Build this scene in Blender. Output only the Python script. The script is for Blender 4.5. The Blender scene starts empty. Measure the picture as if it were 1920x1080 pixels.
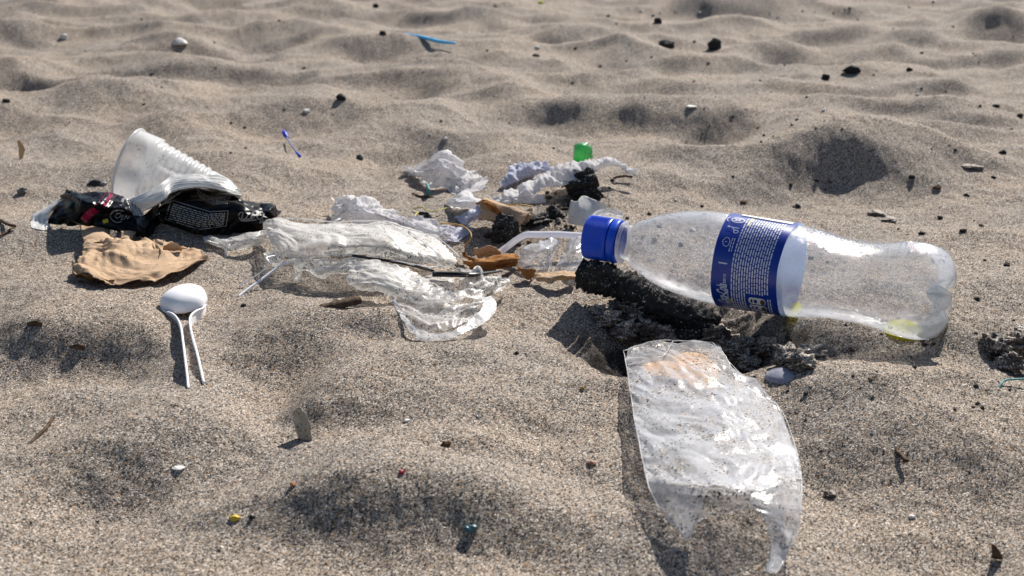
import bpy, math, random
import numpy as np
from mathutils import Vector, Matrix
R = math.radians
sc = bpy.context.scene
COL = sc.collection
# ------------------------------------------------------------------ camera
F = 2100.0; PITCH = R(21.5); CH = 0.293          # focal length in px of a 1920 wide frame, pitch, height
cam_d = bpy.data.cameras.new('camera'); cam = bpy.data.objects.new('camera', cam_d); COL.objects.link(cam)
cam.location = (0, 0, CH); cam.rotation_euler = (R(90) - PITCH, 0, 0)
cam_d.sensor_width = 36; cam_d.lens = 36 * F / 1920; cam_d.clip_start = .01; cam_d.clip_end = 400
cam_d.dof.use_dof = True; cam_d.dof.focus_distance = .74; cam_d.dof.aperture_fstop = 15
sc.camera = cam
# ------------------------------------------------------------------ sky, sun, exposure
SUN_EL, SUN_AZ = R(42), R(26)                     # azimuth clockwise from +Y (behind the scene, to the right)
w = bpy.data.worlds.new('World'); sc.world = w; w.use_nodes = True
nt = w.node_tree; nt.nodes.clear()
sky = nt.nodes.new('ShaderNodeTexSky'); sky.sky_type = 'NISHITA'; sky.sun_disc = False
sky.sun_elevation = SUN_EL; sky.sun_rotation = SUN_AZ
bg = nt.nodes.new('ShaderNodeBackground'); bg.inputs[1].default_value = .066
wo = nt.nodes.new('ShaderNodeOutputWorld')
nt.links.new(sky.outputs[0], bg.inputs[0]); nt.links.new(bg.outputs[0], wo.inputs[0])
sd = bpy.data.lights.new('sun', 'SUN'); sd.energy = 5.0; sd.angle = R(.55); sd.color = (1, .95, .88)
sun = bpy.data.objects.new('sun', sd); COL.objects.link(sun)
sdir = Vector((math.sin(SUN_AZ) * math.cos(SUN_EL), math.cos(SUN_AZ) * math.cos(SUN_EL), math.sin(SUN_EL)))
sun.rotation_euler = sdir.to_track_quat('Z', 'Y').to_euler(); sun.location = sdir * 3
sc.view_settings.view_transform = 'Standard'; sc.view_settings.look = 'None'
sc.view_settings.exposure = .36; sc.view_settings.gamma = 1
sc.cycles.max_bounces = 10; sc.cycles.transparent_max_bounces = 24; sc.cycles.caustics_reflective = False; sc.cycles.caustics_refractive = False
sc.cycles.sample_clamp_indirect = 4
# ------------------------------------------------------------------ numeric helpers
def _hash(ix, iy, seed):
    h = (ix.astype(np.int64) * 374761393 + iy.astype(np.int64) * 668265263 + seed * 1442695041) & 0xffffffff
    h = ((h ^ (h >> 13)) * 1274126177) & 0xffffffff
    h = ((h ^ (h >> 16)) * 2246822519) & 0xffffffff
    return ((h ^ (h >> 15)) & 0xffffff) / float(0xffffff)
def noise(x, y, seed=0):
    """gradient noise about -1..1"""
    x = np.asarray(x, float); y = np.asarray(y, float)
    ix = np.floor(x); iy = np.floor(y); fx = x - ix; fy = y - iy
    ux = fx * fx * fx * (fx * (fx * 6 - 15) + 10); uy = fy * fy * fy * (fy * (fy * 6 - 15) + 10)
    def g(a, b):
        t = _hash(ix + a, iy + b, seed) * 6.2831853
        return np.cos(t) * (fx - a) + np.sin(t) * (fy - b)
    a = g(0, 0) * (1 - ux) + g(1, 0) * ux; b = g(0, 1) * (1 - ux) + g(1, 1) * ux
    return (a * (1 - uy) + b * uy) * 1.5
def fbm(x, y, seed=0, n=4, k=.5):
    s = 0; a = 1
    for i in range(n):
        s = s + a * noise(x * 2 ** i, y * 2 ** i, seed + i * 17); a *= k
    return s
def hollows(x, y, seed):
    """churned sand: smooth union of bowls with softly crested ridges between them; 0 in a bowl, about 1 on a crest"""
    ix = np.floor(x); iy = np.floor(y); acc = 0
    for a in (-1, 0, 1):
        for b in (-1, 0, 1):
            cx = ix + a + .15 + .7 * _hash(ix + a, iy + b, seed); cy = iy + b + .15 + .7 * _hash(ix + a, iy + b, seed + 5)
            d = (x - cx) ** 2 + (y - cy) ** 2
            acc = acc + np.exp(-9 * d)
    return -np.log(acc + 1e-9) / 9
# ------------------------------------------------------------------ pixel <-> place
CP, SP = math.cos(PITCH), math.sin(PITCH)
def ray(px, py):
    a = (px - 960) / F; b = (py - 540) / F
    return Vector((a, CP - b * SP, -SP - b * CP))
def ptz(px, py, z=0.0):
    r = ray(px, py); t = (z - CH) / r.z
    return Vector((r.x * t, r.y * t, z))
def V(px, py, Y):
    r = ray(px, py); t = Y / r.y
    return Vector((r.x * t, Y, CH + r.z * t))
def pxscale(p):                                    # px per metre at a place
    d = p[1] * CP - (p[2] - CH) * SP
    return F / d
# ------------------------------------------------------------------ terrain
# slopes of the churned sand that face the camera: centre px, half width px, half height px, steepness
SL = [(250,12,60,10,.6),(440,35,95,14,.6),(60,65,75,12,.7),(320,85,80,14,1),(165,105,60,8,.5),(350,130,115,12,.9),(70,145,85,18,1),
(520,65,70,20,.6),(190,190,95,32,1.1),(120,215,80,15,.6),(285,228,55,20,.8),(430,190,60,9,.4),(520,215,70,14,.4),(790,30,55,12,.8),(873,13,50,9,.6),
(893,30,60,9,.6),(710,90,70,17,1),(800,105,70,12,.7),(965,53,45,9,.7),(1040,30,34,9,.8),(1070,65,45,14,1),(1180,104,70,28,1.2),
(870,130,65,10,.8),(945,126,50,10,.5),(825,162,90,14,.5),(930,182,90,24,1),(1040,208,115,30,1.1),(720,148,70,8,.6),(860,248,115,28,.8),
(1262,215,75,20,.7),(1215,172,75,14,.6),(1330,22,32,12,.9),(1400,22,40,10,.5),(1365,50,80,14,.8),(1545,67,55,14,.8),(1470,98,65,13,.8),
(1640,98,55,14,.8),(1720,82,50,12,1),(1740,105,40,8,.8),(1778,163,50,13,1.2),(1550,160,80,15,1),(1845,52,65,12,.7),(1900,58,40,18,.9),
(1810,122,50,12,.6),(1315,228,65,28,1.2),(1290,172,50,10,.6),(1530,197,85,15,.6),(1675,203,65,12,.8),(1750,247,120,16,.8),(1500,305,205,48,1.15),
(1850,103,35,7,.8),(1830,142,75,8,.6),(1825,213,55,8,.7),(640,20,80,10,.4),(1200,10,90,10,.5),(1640,12,90,9,.5),(1800,10,60,8,.6),(20,200,60,18,.4),
(40,255,70,14,.45),(380,300,60,20,.3),(620,300,90,18,.25),(1250,290,60,14,.35),(1830,305,80,14,.5),
# middle and near
(215,640,95,45,.85),(50,640,85,55,.9),(530,660,75,55,.95),(700,625,100,26,.75),(280,850,135,75,.75),(770,965,240,80,1.0),(960,790,140,36,.45),
(1000,660,110,22,.3),(1720,850,200,95,.85),(1840,740,90,26,.5),(1560,655,85,20,.9),(1100,720,80,22,.4),(420,720,60,20,.35),(1820,660,80,16,.6),
(100,760,100,22,.35),(1690,690,70,14,.5),(1120,930,120,26,-.3),(450,1010,120,26,-.25),(640,760,120,30,.55),(900,860,120,26,.5),(130,900,90,40,.5),(1620,760,90,24,.5),(1780,960,140,50,.5),(870,700,70,22,.45),(330,690,60,22,.5)]
_f = []
for (cx, cy, hw, hh, s) in SL:
    c = ptz(cx, cy); k = 1 / pxscale(c); s = min(s, 1.05) * (1.14 if cy > 560 else .84); hw *= 1.0 if cy > 560 else 1.25
    al = math.atan2(CH, c.y)
    rx = hw * k * 1.12; ry = hh * k / math.sin(al + .35 * s) * 1.45
    _f.append((c.x, c.y, rx, ry, s * .50 * ry))
_pc = ptz(1330, 628); PIT = (_pc.x, _pc.y)
def _g(x, y, px, py, rx, ry):
    c = ptz(px, py); k = 1 / pxscale(c); ryy = ry * k / math.sin(math.atan2(CH, c.y))
    return np.exp(-((x - c.x) / (rx * k)) ** 2 - ((y - c.y) / ryy) ** 2)
def terrain(x, y):
    x = np.asarray(x, float); y = np.asarray(y, float)
    h = np.zeros(np.broadcast(x, y).shape)
    wx = x + .012 * noise(x * 14, y * 14, 3); wy = y + .012 * noise(x * 14 + 9, y * 14, 4)
    for (cx, cy, rx, ry, a) in _f:
        m = (np.abs(x - cx) < 3 * rx + .05) & (np.abs(y - cy) < 3.2 * ry + .05)
        if not m.any(): continue
        u = (wx[m] - cx) / rx; v = (wy[m] - cy) / ry
        h[m] += a * np.tanh(v * 1.35) * np.exp(-(np.abs(u) ** 2.4) - .28 * v * v) * 1.15
    far = np.clip((y - 2.0) / .6, 0, 1) + np.clip((np.abs(x) - .46 * y) / .25, 0, 1)
    mid = np.clip((y - .75) / .5, 0, 1)
    h += (.013 + .009 * mid + .010 * np.clip(far, 0, 1)) * (hollows(wx / .22 + .3, wy / .15, 11) * 2 - .6)
    h += (.003 + .0045 * mid) * hollows(wx / .085, wy / .06 + .4, 13) * 2 + .0035 * fbm(x / .16, y / .12, 25, 2)
    h += .0022 * fbm(x / .06, y / .06, 21, 3) + .0008 * fbm(x / .012, y / .012, 31, 2)
    # pit with the burnt log, rough soil round it
    p = _g(x, y, 1290, 628, 178, 52)
    h -= .034 * np.clip(p * 1.25, 0, 1)
    rough = np.clip(_g(x, y, 1330, 600, 330, 120) * .9 - _g(x, y, 1290, 635, 150, 45) * .55 + _g(x, y, 1050, 390, 170, 45) + _g(x, y, 1560, 390, 240, 32) * .6 + _g(x, y, 1840, 640, 130, 60) * .8 + .0, 0, 1)
    crumb = np.clip(fbm(x / .011 + 3, y / .011, 41, 3) - .15, 0, 1)
    h += rough * (.0038 * crumb + .0013 * fbm(x / .005, y / .005, 51, 2))
    h += .010 * _g(x, y, 1110, 355, 75, 22)
    h += .00022 * noise(x / .0016, y / .0016, 61)
    h += .013 * noise(wx / .16 + 4.3, wy / .12 + 1.7, 91) * np.clip((y - .9) / .4, 0, 1)
    return h
def Hs(x, y): return float(terrain(np.array([x]), np.array([y]))[0])
def G(px, py, off=0.0):
    """place on the sand seen at a pixel of the photograph"""
    r = ray(px, py); t0 = (.06 - CH) / r.z; t1 = (-.06 - CH) / r.z
    t = np.linspace(t0, t1, 500); x = r.x * t; y = r.y * t; z = CH + r.z * t
    d = z - terrain(x, y) - off
    i = int(np.argmax(d < 0)) if (d < 0).any() else 250
    return Vector((x[i], y[i], z[i]))
def W(px, py, z, g):                               # z in cm above the ground height g
    return ptz(px, py, g + z / 100)
# ------------------------------------------------------------------ materials
def mat(name):
    m = bpy.data.materials.new(name); m.use_nodes = True; n = m.node_tree; n.nodes.clear()
    o = n.nodes.new('ShaderNodeOutputMaterial'); return m, n, o
def N(n, t, **k):
    x = n.nodes.new('ShaderNode' + t)
    for a, b in k.items():
        if hasattr(x, a): setattr(x, a, b)
        else: x.inputs[a.replace('_', ' ')].default_value = b
    return x
def ramp(n, stops, interp='LINEAR'):
    r = n.nodes.new('ShaderNodeValToRGB'); r.color_ramp.interpolation = interp
    e = r.color_ramp.elements
    while len(e) < len(stops): e.new(.5)
    for i, (p, c) in enumerate(stops):
        e[i].position = p; e[i].color = (c + (1,)) if len(c) == 3 else c
    return r
def coords(n, scale=1.0):
    g = n.nodes.new('ShaderNodeNewGeometry'); return g.outputs['Position']
def plain(name, col, rough=.5, spec=.5, noise_amt=.15, scale=300, bump=.0, sub=0, metal=0):
    m, n, o = mat(name); b = N(n, 'BsdfPrincipled'); pos = coords(n)
    t = N(n, 'TexNoise', Scale=scale, Detail=4.0); n.links.new(pos, t.inputs['Vector'])
    c = tuple(col)
    r = ramp(n, [(.3, tuple(max(0, x * (1 - noise_amt)) for x in c)), (.7, tuple(min(1, x * (1 + noise_amt)) for x in c))])
    n.links.new(t.outputs['Fac'], r.inputs[0]); n.links.new(r.outputs[0], b.inputs['Base Color'])
    b.inputs['Roughness'].default_value = rough; b.inputs['Specular IOR Level'].default_value = spec; b.inputs['Metallic'].default_value = metal
    if bump:
        bp = N(n, 'Bump', Strength=bump, Distance=.0005); n.links.new(t.outputs['Fac'], bp.inputs['Height']); n.links.new(bp.outputs[0], b.inputs['Normal'])
    n.links.new(b.outputs[0], o.inputs[0]); return m
def grains(n, pos, scale=1650.0, dust=None):
    """colour of loose sand grains, and their height"""
    v = N(n, 'TexVoronoi', Scale=scale); n.links.new(pos, v.inputs['Vector'])
    sp = n.nodes.new('ShaderNodeSeparateColor'); n.links.new(v.outputs['Color'], sp.inputs[0])
    r = ramp(n, [(0, (.030, .029, .029)), (.17, (.12, .108, .096)), (.30, (.27, .236, .198)), (.52, (.375, .325, .270)), (.74, (.47, .42, .362)), (.88, (.72, .69, .64)), (.965, (.46, .26, .11))], 'CONSTANT')
    n.links.new(sp.outputs[0], r.inputs[0])
    return v, sp, r
def sand_material(name, char_and_shade=False):
    m, n, o = mat(name); b = N(n, 'BsdfPrincipled', Roughness=.85); b.inputs['Specular IOR Level'].default_value = .25
    pos = coords(n); v, sp, r = grains(n, pos)
    big = N(n, 'TexNoise', Scale=9.0, Detail=5.0); n.links.new(pos, big.inputs['Vector'])
    hue = ramp(n, [(.35, (.955, .93, .925)), (.65, (1.08, 1.005, .94))]); n.links.new(big.outputs['Fac'], hue.inputs[0])
    mul = N(n, 'MixRGB', blend_type='MULTIPLY', Fac=1.0); n.links.new(r.outputs[0], mul.inputs[1]); n.links.new(hue.outputs[0], mul.inputs[2])
    # coarser flecks
    v2 = N(n, 'TexVoronoi', Scale=900.0); n.links.new(pos, v2.inputs['Vector'])
    s2 = n.nodes.new('ShaderNodeSeparateColor'); n.links.new(v2.outputs['Color'], s2.inputs[0])
    r2 = ramp(n, [(0, (.25, .24, .24)), (.10, (1, 1, 1)), (.95, (1.5, 1.48, 1.45))], 'CONSTANT'); n.links.new(s2.outputs[1], r2.inputs[0])
    mul2 = N(n, 'MixRGB', blend_type='MULTIPLY', Fac=.6); n.links.new(mul.outputs[0], mul2.inputs[1]); n.links.new(r2.outputs[0], mul2.inputs[2])
    at = N(n, 'Attribute', attribute_name='char_and_shade')
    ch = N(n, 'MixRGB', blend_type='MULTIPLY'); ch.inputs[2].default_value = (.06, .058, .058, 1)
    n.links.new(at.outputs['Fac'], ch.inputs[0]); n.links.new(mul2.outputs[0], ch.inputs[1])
    n.links.new(ch.outputs[0], b.inputs['Base Color'])
    ad = N(n, 'Math', operation='MULTIPLY'); n.links.new(sp.outputs[1], ad.inputs[0]); ad.inputs[1].default_value = .6
    sb = N(n, 'Math', operation='SUBTRACT'); n.links.new(ad.outputs[0], sb.inputs[0]); n.links.new(v.outputs['Distance'], sb.inputs[1])
    bp = N(n, 'Bump', Strength=.8, Distance=.0005); n.links.new(sb.outputs[0], bp.inputs['Height']); n.links.new(bp.outputs[0], b.inputs['Normal'])
    n.links.new(b.outputs[0], o.inputs[0]); return m
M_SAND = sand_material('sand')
# ------------------------------------------------------------------ mesh helpers
def tag(o, label=None, cat=None, group=None, kind=None):
    if label: o['label'] = label
    if cat: o['category'] = cat
    if group: o['group'] = group
    if kind: o['kind'] = kind
    return o
def thing(name, loc, label, cat, group=None):
    o = bpy.data.objects.new(name, None); COL.objects.link(o); o.location = loc; o.empty_display_size = .01
    return tag(o, label, cat, group)
def obj(name, verts, faces, m, parent=None, smooth=True, solid=0, mats=None):
    vs = np.array([tuple(v) for v in verts], float)
    if parent is not None:
        org = np.array(parent.location)
        p = parent
        while p.parent is not None: p = p.parent; org = org + np.array(p.location)
    else: org = np.array([vs[:, 0].mean(), vs[:, 1].mean(), vs[:, 2].min()])
    me = bpy.data.meshes.new(name); me.from_pydata([tuple(v) for v in (vs - org)], [], [tuple(f) for f in faces])
    me.materials.append(m); me.update()
    if smooth: me.polygons.foreach_set('use_smooth', [True] * len(me.polygons))
    o = bpy.data.objects.new(name, me); COL.objects.link(o)
    if parent is not None: o.parent = parent
    else: o.location = org
    if solid:
        s = o.modifiers.new('thickness', 'SOLIDIFY'); s.thickness = solid; s.offset = 0
    return o
def gridfaces(nr, nc, closed=False):
    f = []
    for i in range(nr - 1):
        for j in range(nc - 1): f.append((i * nc + j, i * nc + j + 1, (i + 1) * nc + j + 1, (i + 1) * nc + j))
        if closed: f.append((i * nc + nc - 1, i * nc, (i + 1) * nc, (i + 1) * nc + nc - 1))
    return f
def cr(P, n):
    """Catmull-Rom resample of an (k,3) array to n points"""
    P = np.asarray(P, float); k = len(P)
    if k == 2:
        t = np.linspace(0, 1, n)[:, None]; return P[0] * (1 - t) + P[1] * t
    E = np.vstack([2 * P[:1] - P[1:2], P, 2 * P[-1:] - P[-2:-1]])
    t = np.linspace(0, k - 1 - 1e-9, n); i = t.astype(int); u = (t - i)[:, None]
    a, b, c, d = E[i], E[i + 1], E[i + 2], E[i + 3]
    return .5 * (2 * b + (c - a) * u + (2 * a - 5 * b + 4 * c - d) * u * u + (3 * b - a - 3 * c + d) * u ** 3)
def tri(x): return np.abs(x - np.floor(x) - .5) * 2
def crumple(u, v, seed, scale, n=5):
    """creased paper / film relief, u v in metres, about -1..1"""
    rs = np.random.RandomState(seed); s = 0
    for k in range(n):
        th = rs.uniform(0, math.pi); f = rs.uniform(.45, .8) * 1.5 ** k / scale
        wu = u + scale * .45 * noise(u / scale * .4 + k * 7, v / scale * .4, seed + k); wv = v + scale * .45 * noise(u / scale * .4, v / scale * .4 + k * 5, seed + 50 + k)
        a = .66 ** k * (.35 + 1.3 * np.clip(.5 + 1.2 * noise(u / scale * .5 + 31 * k, v / scale * .5, seed + 80 + k), 0, 1))
        s = s + a * (tri(f * (wu * math.cos(th) + wv * math.sin(th)) + rs.uniform(0, 1)) - .5) * 2
    return s / 2.2
def facet(u, v, seed):
    """random heights joined by flat triangles: planes that meet in straight sharp creases, about -1..1"""
    k = (u + v) * .36602540; x = u + k; y = v + k; ix = np.floor(x); iy = np.floor(y); fx = x - ix; fy = y - iy
    h = lambda a, b: _hash(ix + a, iy + b, seed) * 2 - 1
    h00, h11 = h(0, 0), h(1, 1); up = fx > fy
    return np.where(up, h00 * (1 - fx) + h(1, 0) * (fx - fy) + h11 * fy, h00 * (1 - fy) + h(0, 1) * (fy - fx) + h11 * fx)
def creases(u, v, seed, scale):
    wu = u + scale * .35 * noise(u / scale * .7, v / scale * .7, seed + 1); wv = v + scale * .35 * noise(u / scale * .7, v / scale * .7 + 9, seed + 2)
    t = 1.1 + seed; a, b = math.cos(t), math.sin(t); p, q = a * wu + b * wv, -b * wu + a * wv
    return .85 * facet(p / scale * .8, q / scale * 1.5, seed) + .38 * facet(q / scale * 2.3, p / scale * 1.9, seed + 3) + .13 * facet(p / scale * 6, q / scale * 5, seed + 4) + .22 * crumple(u, v, seed + 5, scale * 1.2, 3)
def sheet_pts(L, nr, nc, amp=0, scale=.02, seed=1, edge=0, lateral=.5, fl=0):
    """L: rows of world points -> refined creased grid"""
    A = np.array([[tuple(p) for p in row] for row in L], float)
    A = np.stack([cr(row, nc) for row in A]); A = np.stack([cr(A[:, j], nr) for j in range(nc)], axis=1)
    du = np.linalg.norm(np.diff(A, axis=1), axis=2).mean(0); dv = np.linalg.norm(np.diff(A, axis=0), axis=2).mean(1)
    u = np.concatenate([[0], np.cumsum(du)]); v = np.concatenate([[0], np.cumsum(dv)])
    U, Vv = np.meshgrid(u, v)
    if amp:
        gu = np.gradient(A, axis=1); gv = np.gradient(A, axis=0); nn = np.cross(gu, gv); nn /= (np.linalg.norm(nn, axis=2, keepdims=True) + 1e-12)
        flip = np.where(nn[..., 2:3] < 0, -1, 1); nn = nn * flip
        c = creases(U, Vv, seed, scale)
        if fl:
            wu = U + scale * .5 * noise(U / scale * .6, Vv / scale * .6, seed + 11); wv = Vv + scale * .5 * noise(U / scale * .6, Vv / scale * .6 + 7, seed + 12); t = .5 + seed * .37
            c = c + fl * (tri((wu * math.cos(t) + wv * math.sin(t)) / scale * 1.7) - .5) * 1.6 * (.4 + facet(U / scale, Vv / scale, seed + 13)) + fl * .6 * (tri((wu * math.cos(t + .9) - wv * math.sin(t + .9)) / scale * 3.1) - .5) * (.5 + facet(U / scale * .8, Vv / scale * .8, seed + 14))
        A = A + nn * (amp * c)[..., None]
        A[..., 0] += amp * lateral * creases(U, Vv, seed + 90, scale); A[..., 1] += amp * lateral * creases(U, Vv, seed + 190, scale)
    if edge:                                         # torn, uneven outline
        e = edge * noise(U / .006, Vv / .006, seed + 7)
        A[0, :, :2] += e[0][:, None]; A[-1, :, :2] += e[-1][:, None]; A[:, 0, :2] += e[:, 0][:, None]; A[:, -1, :2] += e[:, -1][:, None]
    return A
def settle(A, off=.0006):
    """lift points that would sink under the sand"""
    h = terrain(A[..., 0], A[..., 1]) + off
    A[..., 2] = np.maximum(A[..., 2], h); return A
def sheet(name, L, m, parent=None, nr=40, nc=60, amp=.002, scale=.02, seed=1, edge=0, solid=0, lateral=.5, fl=0, off=.0006, clear_top=0):
    A = settle(sheet_pts(L, nr, nc, amp, scale, seed, edge, lateral, fl), off)
    o = obj(name, A.reshape(-1, 3), gridfaces(nr, nc), m, parent, True, solid)
    # film goes white where it is sharply creased and along its cut edge
    gu = np.gradient(A, axis=1); gv = np.gradient(A, axis=0); nn = np.cross(gu, gv); nn /= (np.linalg.norm(nn, axis=2, keepdims=True) + 1e-12)
    cv = np.linalg.norm(np.gradient(nn, axis=0), axis=2) + np.linalg.norm(np.gradient(nn, axis=1), axis=2)
    f = .72 + 2.2 * np.clip(cv - .16, 0, .6); f[0] += .4; f[-1] += .4; f[:, 0] += .4; f[:, -1] += .4
    if clear_top: k = int(nr * clear_top); f[:k] *= np.linspace(.35, 1, k)[:, None]
    at = o.data.attributes.new('fog', 'FLOAT', 'POINT'); at.data.foreach_set('value', f.ravel().astype(np.float32))
    return o
def tube(P, rad, seg=10, n=None, flat=1.0, cap=True):
    """verts, faces of a tube along points P; rad scalar or list"""
    P = np.array([tuple(p) for p in P], float)
    rad = np.full(len(P), rad) if np.isscalar(rad) else np.asarray(rad, float)
    if n:
        R_ = cr(np.stack([rad, rad * 0, rad * 0], 1), n)[:, 0]; P = cr(P, n); rad = np.maximum(R_, 1e-5)
    k = len(P); T = np.gradient(P, axis=0); vs = []
    up = np.array([0, 0, 1.0])
    for i in range(k):
        t = T[i] / (np.linalg.norm(T[i]) + 1e-12)
        a = np.cross(t, up); a = a / (np.linalg.norm(a) + 1e-9) if np.linalg.norm(a) > 1e-3 else np.array([1.0, 0, 0]); b = np.cross(a, t)
        for j in range(seg):
            th = 2 * math.pi * j / seg; vs.append(P[i] + rad[i] * (math.cos(th) * a + flat * math.sin(th) * b))
    f = gridfaces(k, seg, True)
    if cap: f.append(tuple(range(seg - 1, -1, -1))); f.append(tuple((k - 1) * seg + j for j in range(seg)))
    return np.array(vs), f
def merge(parts):
    vs, fs, n = [], [], 0
    for v, f in parts:
        v = np.asarray(v); vs.append(v); fs += [tuple(i + n for i in q) for q in f]; n += len(v)
    return np.vstack(vs), fs
_t = (1 + 5 ** .5) / 2
def ico(sub):
    v = [(-1, _t, 0), (1, _t, 0), (-1, -_t, 0), (1, -_t, 0), (0, -1, _t), (0, 1, _t), (0, -1, -_t), (0, 1, -_t), (_t, 0, -1), (_t, 0, 1), (-_t, 0, -1), (-_t, 0, 1)]
    v = [np.array(p) / np.linalg.norm(p) for p in v]
    f = [(0,11,5),(0,5,1),(0,1,7),(0,7,10),(0,10,11),(1,5,9),(5,11,4),(11,10,2),(10,7,6),(7,1,8),(3,9,4),(3,4,2),(3,2,6),(3,6,8),(3,8,9),(4,9,5),(2,4,11),(6,2,10),(8,6,7),(9,8,1)]
    for _ in range(sub):
        c = {}; nf = []
        def mid(a, b):
            k = (min(a, b), max(a, b))
            if k not in c:
                p = v[a] + v[b]; v.append(p / np.linalg.norm(p)); c[k] = len(v) - 1
            return c[k]
        for a, b, d in f:
            x, y, z = mid(a, b), mid(b, d), mid(d, a); nf += [(a, x, z), (b, y, x), (d, z, y), (x, y, z)]
        f = nf
    return np.array(v), f
ICO = {s: ico(s) for s in range(5)}
def lump(c, r, seed=0, sub=2, rough=.35, freq=1.3, cut=True, rot=0):
    """irregular rock / clod: verts, faces; r=(rx,ry,rz)"""
    v, f = ICO[sub]; rs = np.random.RandomState(seed); o = rs.uniform(0, 50, 3)
    d = fbm(v[:, 0] * freq + o[0], v[:, 1] * freq + v[:, 2] * 1.7 * freq + o[1], seed, 4, .55) * rough
    k = v * (1 + d)[:, None]
    if cut:                                          # a few broken facets
        for _ in range(4):
            nrm = rs.normal(size=3); nrm /= np.linalg.norm(nrm); dd = k @ nrm; lim = .72
            k = k - np.where(dd > lim, dd - lim, 0)[:, None] * nrm * .85
    k = k * np.array(r); ca, sa = math.cos(rot), math.sin(rot)
    k = np.stack([k[:, 0] * ca - k[:, 1] * sa, k[:, 0] * sa + k[:, 1] * ca, k[:, 2]], 1)
    return k + np.array(tuple(c)), f
# ------------------------------------------------------------------ SETTING: the sand
def build_sand():
    ys = [.36]
    while ys[-1] < 2.6:
        y = ys[-1]; ys.append(y + .0013 * (y / .7) ** 1.75)
    fine = len(ys)
    while ys[-1] < 120: ys.append(ys[-1] * 1.06)
    front = [-3, -1, -.3, .0, .15, .25, .31, .34]
    ys = np.array(front + ys)
    u = np.linspace(-.56, .56, 900); ext = np.array([.6, .66, .75, .9, 1.2, 1.7, 2.6, 4.5])
    u = np.concatenate([-ext[::-1], u, ext])
    wd = np.maximum(ys, .33) + .02 * 0
    X = u[None, :] * wd[:, None]; Y = np.repeat(ys[:, None], len(u), 1)
    Z = terrain(X.ravel(), Y.ravel()).reshape(X.shape)
    nr, nc = X.shape; P = np.stack([X, Y, Z], 2).reshape(-1, 3)
    idx = np.arange(nr * nc).reshape(nr, nc)
    q = np.stack([idx[:-1, :-1], idx[:-1, 1:], idx[1:, 1:], idx[1:, :-1]], 2).reshape(-1, 4)
    me = bpy.data.meshes.new('sand'); me.vertices.add(len(P)); me.vertices.foreach_set('co', P.ravel())
    me.loops.add(q.size); me.loops.foreach_set('vertex_index', q.ravel().astype(np.int32))
    me.polygons.add(len(q)); me.polygons.foreach_set('loop_start', np.arange(0, q.size, 4, dtype=np.int32))
    me.polygons.foreach_set('loop_total', np.full(len(q), 4, np.int32)); me.polygons.foreach_set('use_smooth', np.ones(len(q), bool))
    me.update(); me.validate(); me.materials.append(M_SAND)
    a = me.attributes.new('char_and_shade', 'FLOAT', 'POINT')
    x, y = P[:, 0], P[:, 1]
    c = 1.5 * _g(x, y, 1262, 622, 150, 44) + .8 * _g(x, y, 1090, 375, 70, 22) + .75 * _g(x, y, 1000, 420, 60, 22) + .5 * _g(x, y, 1480, 640, 60, 22)  # charred dark sand, with the bottle's shade painted into the pit as well
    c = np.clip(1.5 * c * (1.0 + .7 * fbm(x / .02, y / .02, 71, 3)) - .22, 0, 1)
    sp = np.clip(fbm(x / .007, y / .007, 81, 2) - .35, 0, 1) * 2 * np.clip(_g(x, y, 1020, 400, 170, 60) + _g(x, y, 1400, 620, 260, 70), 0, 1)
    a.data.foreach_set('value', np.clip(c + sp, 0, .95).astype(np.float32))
    o = bpy.data.objects.new('sand', me); COL.objects.link(o); o['kind'] = 'structure'
    print('sand', nr, nc)
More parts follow.
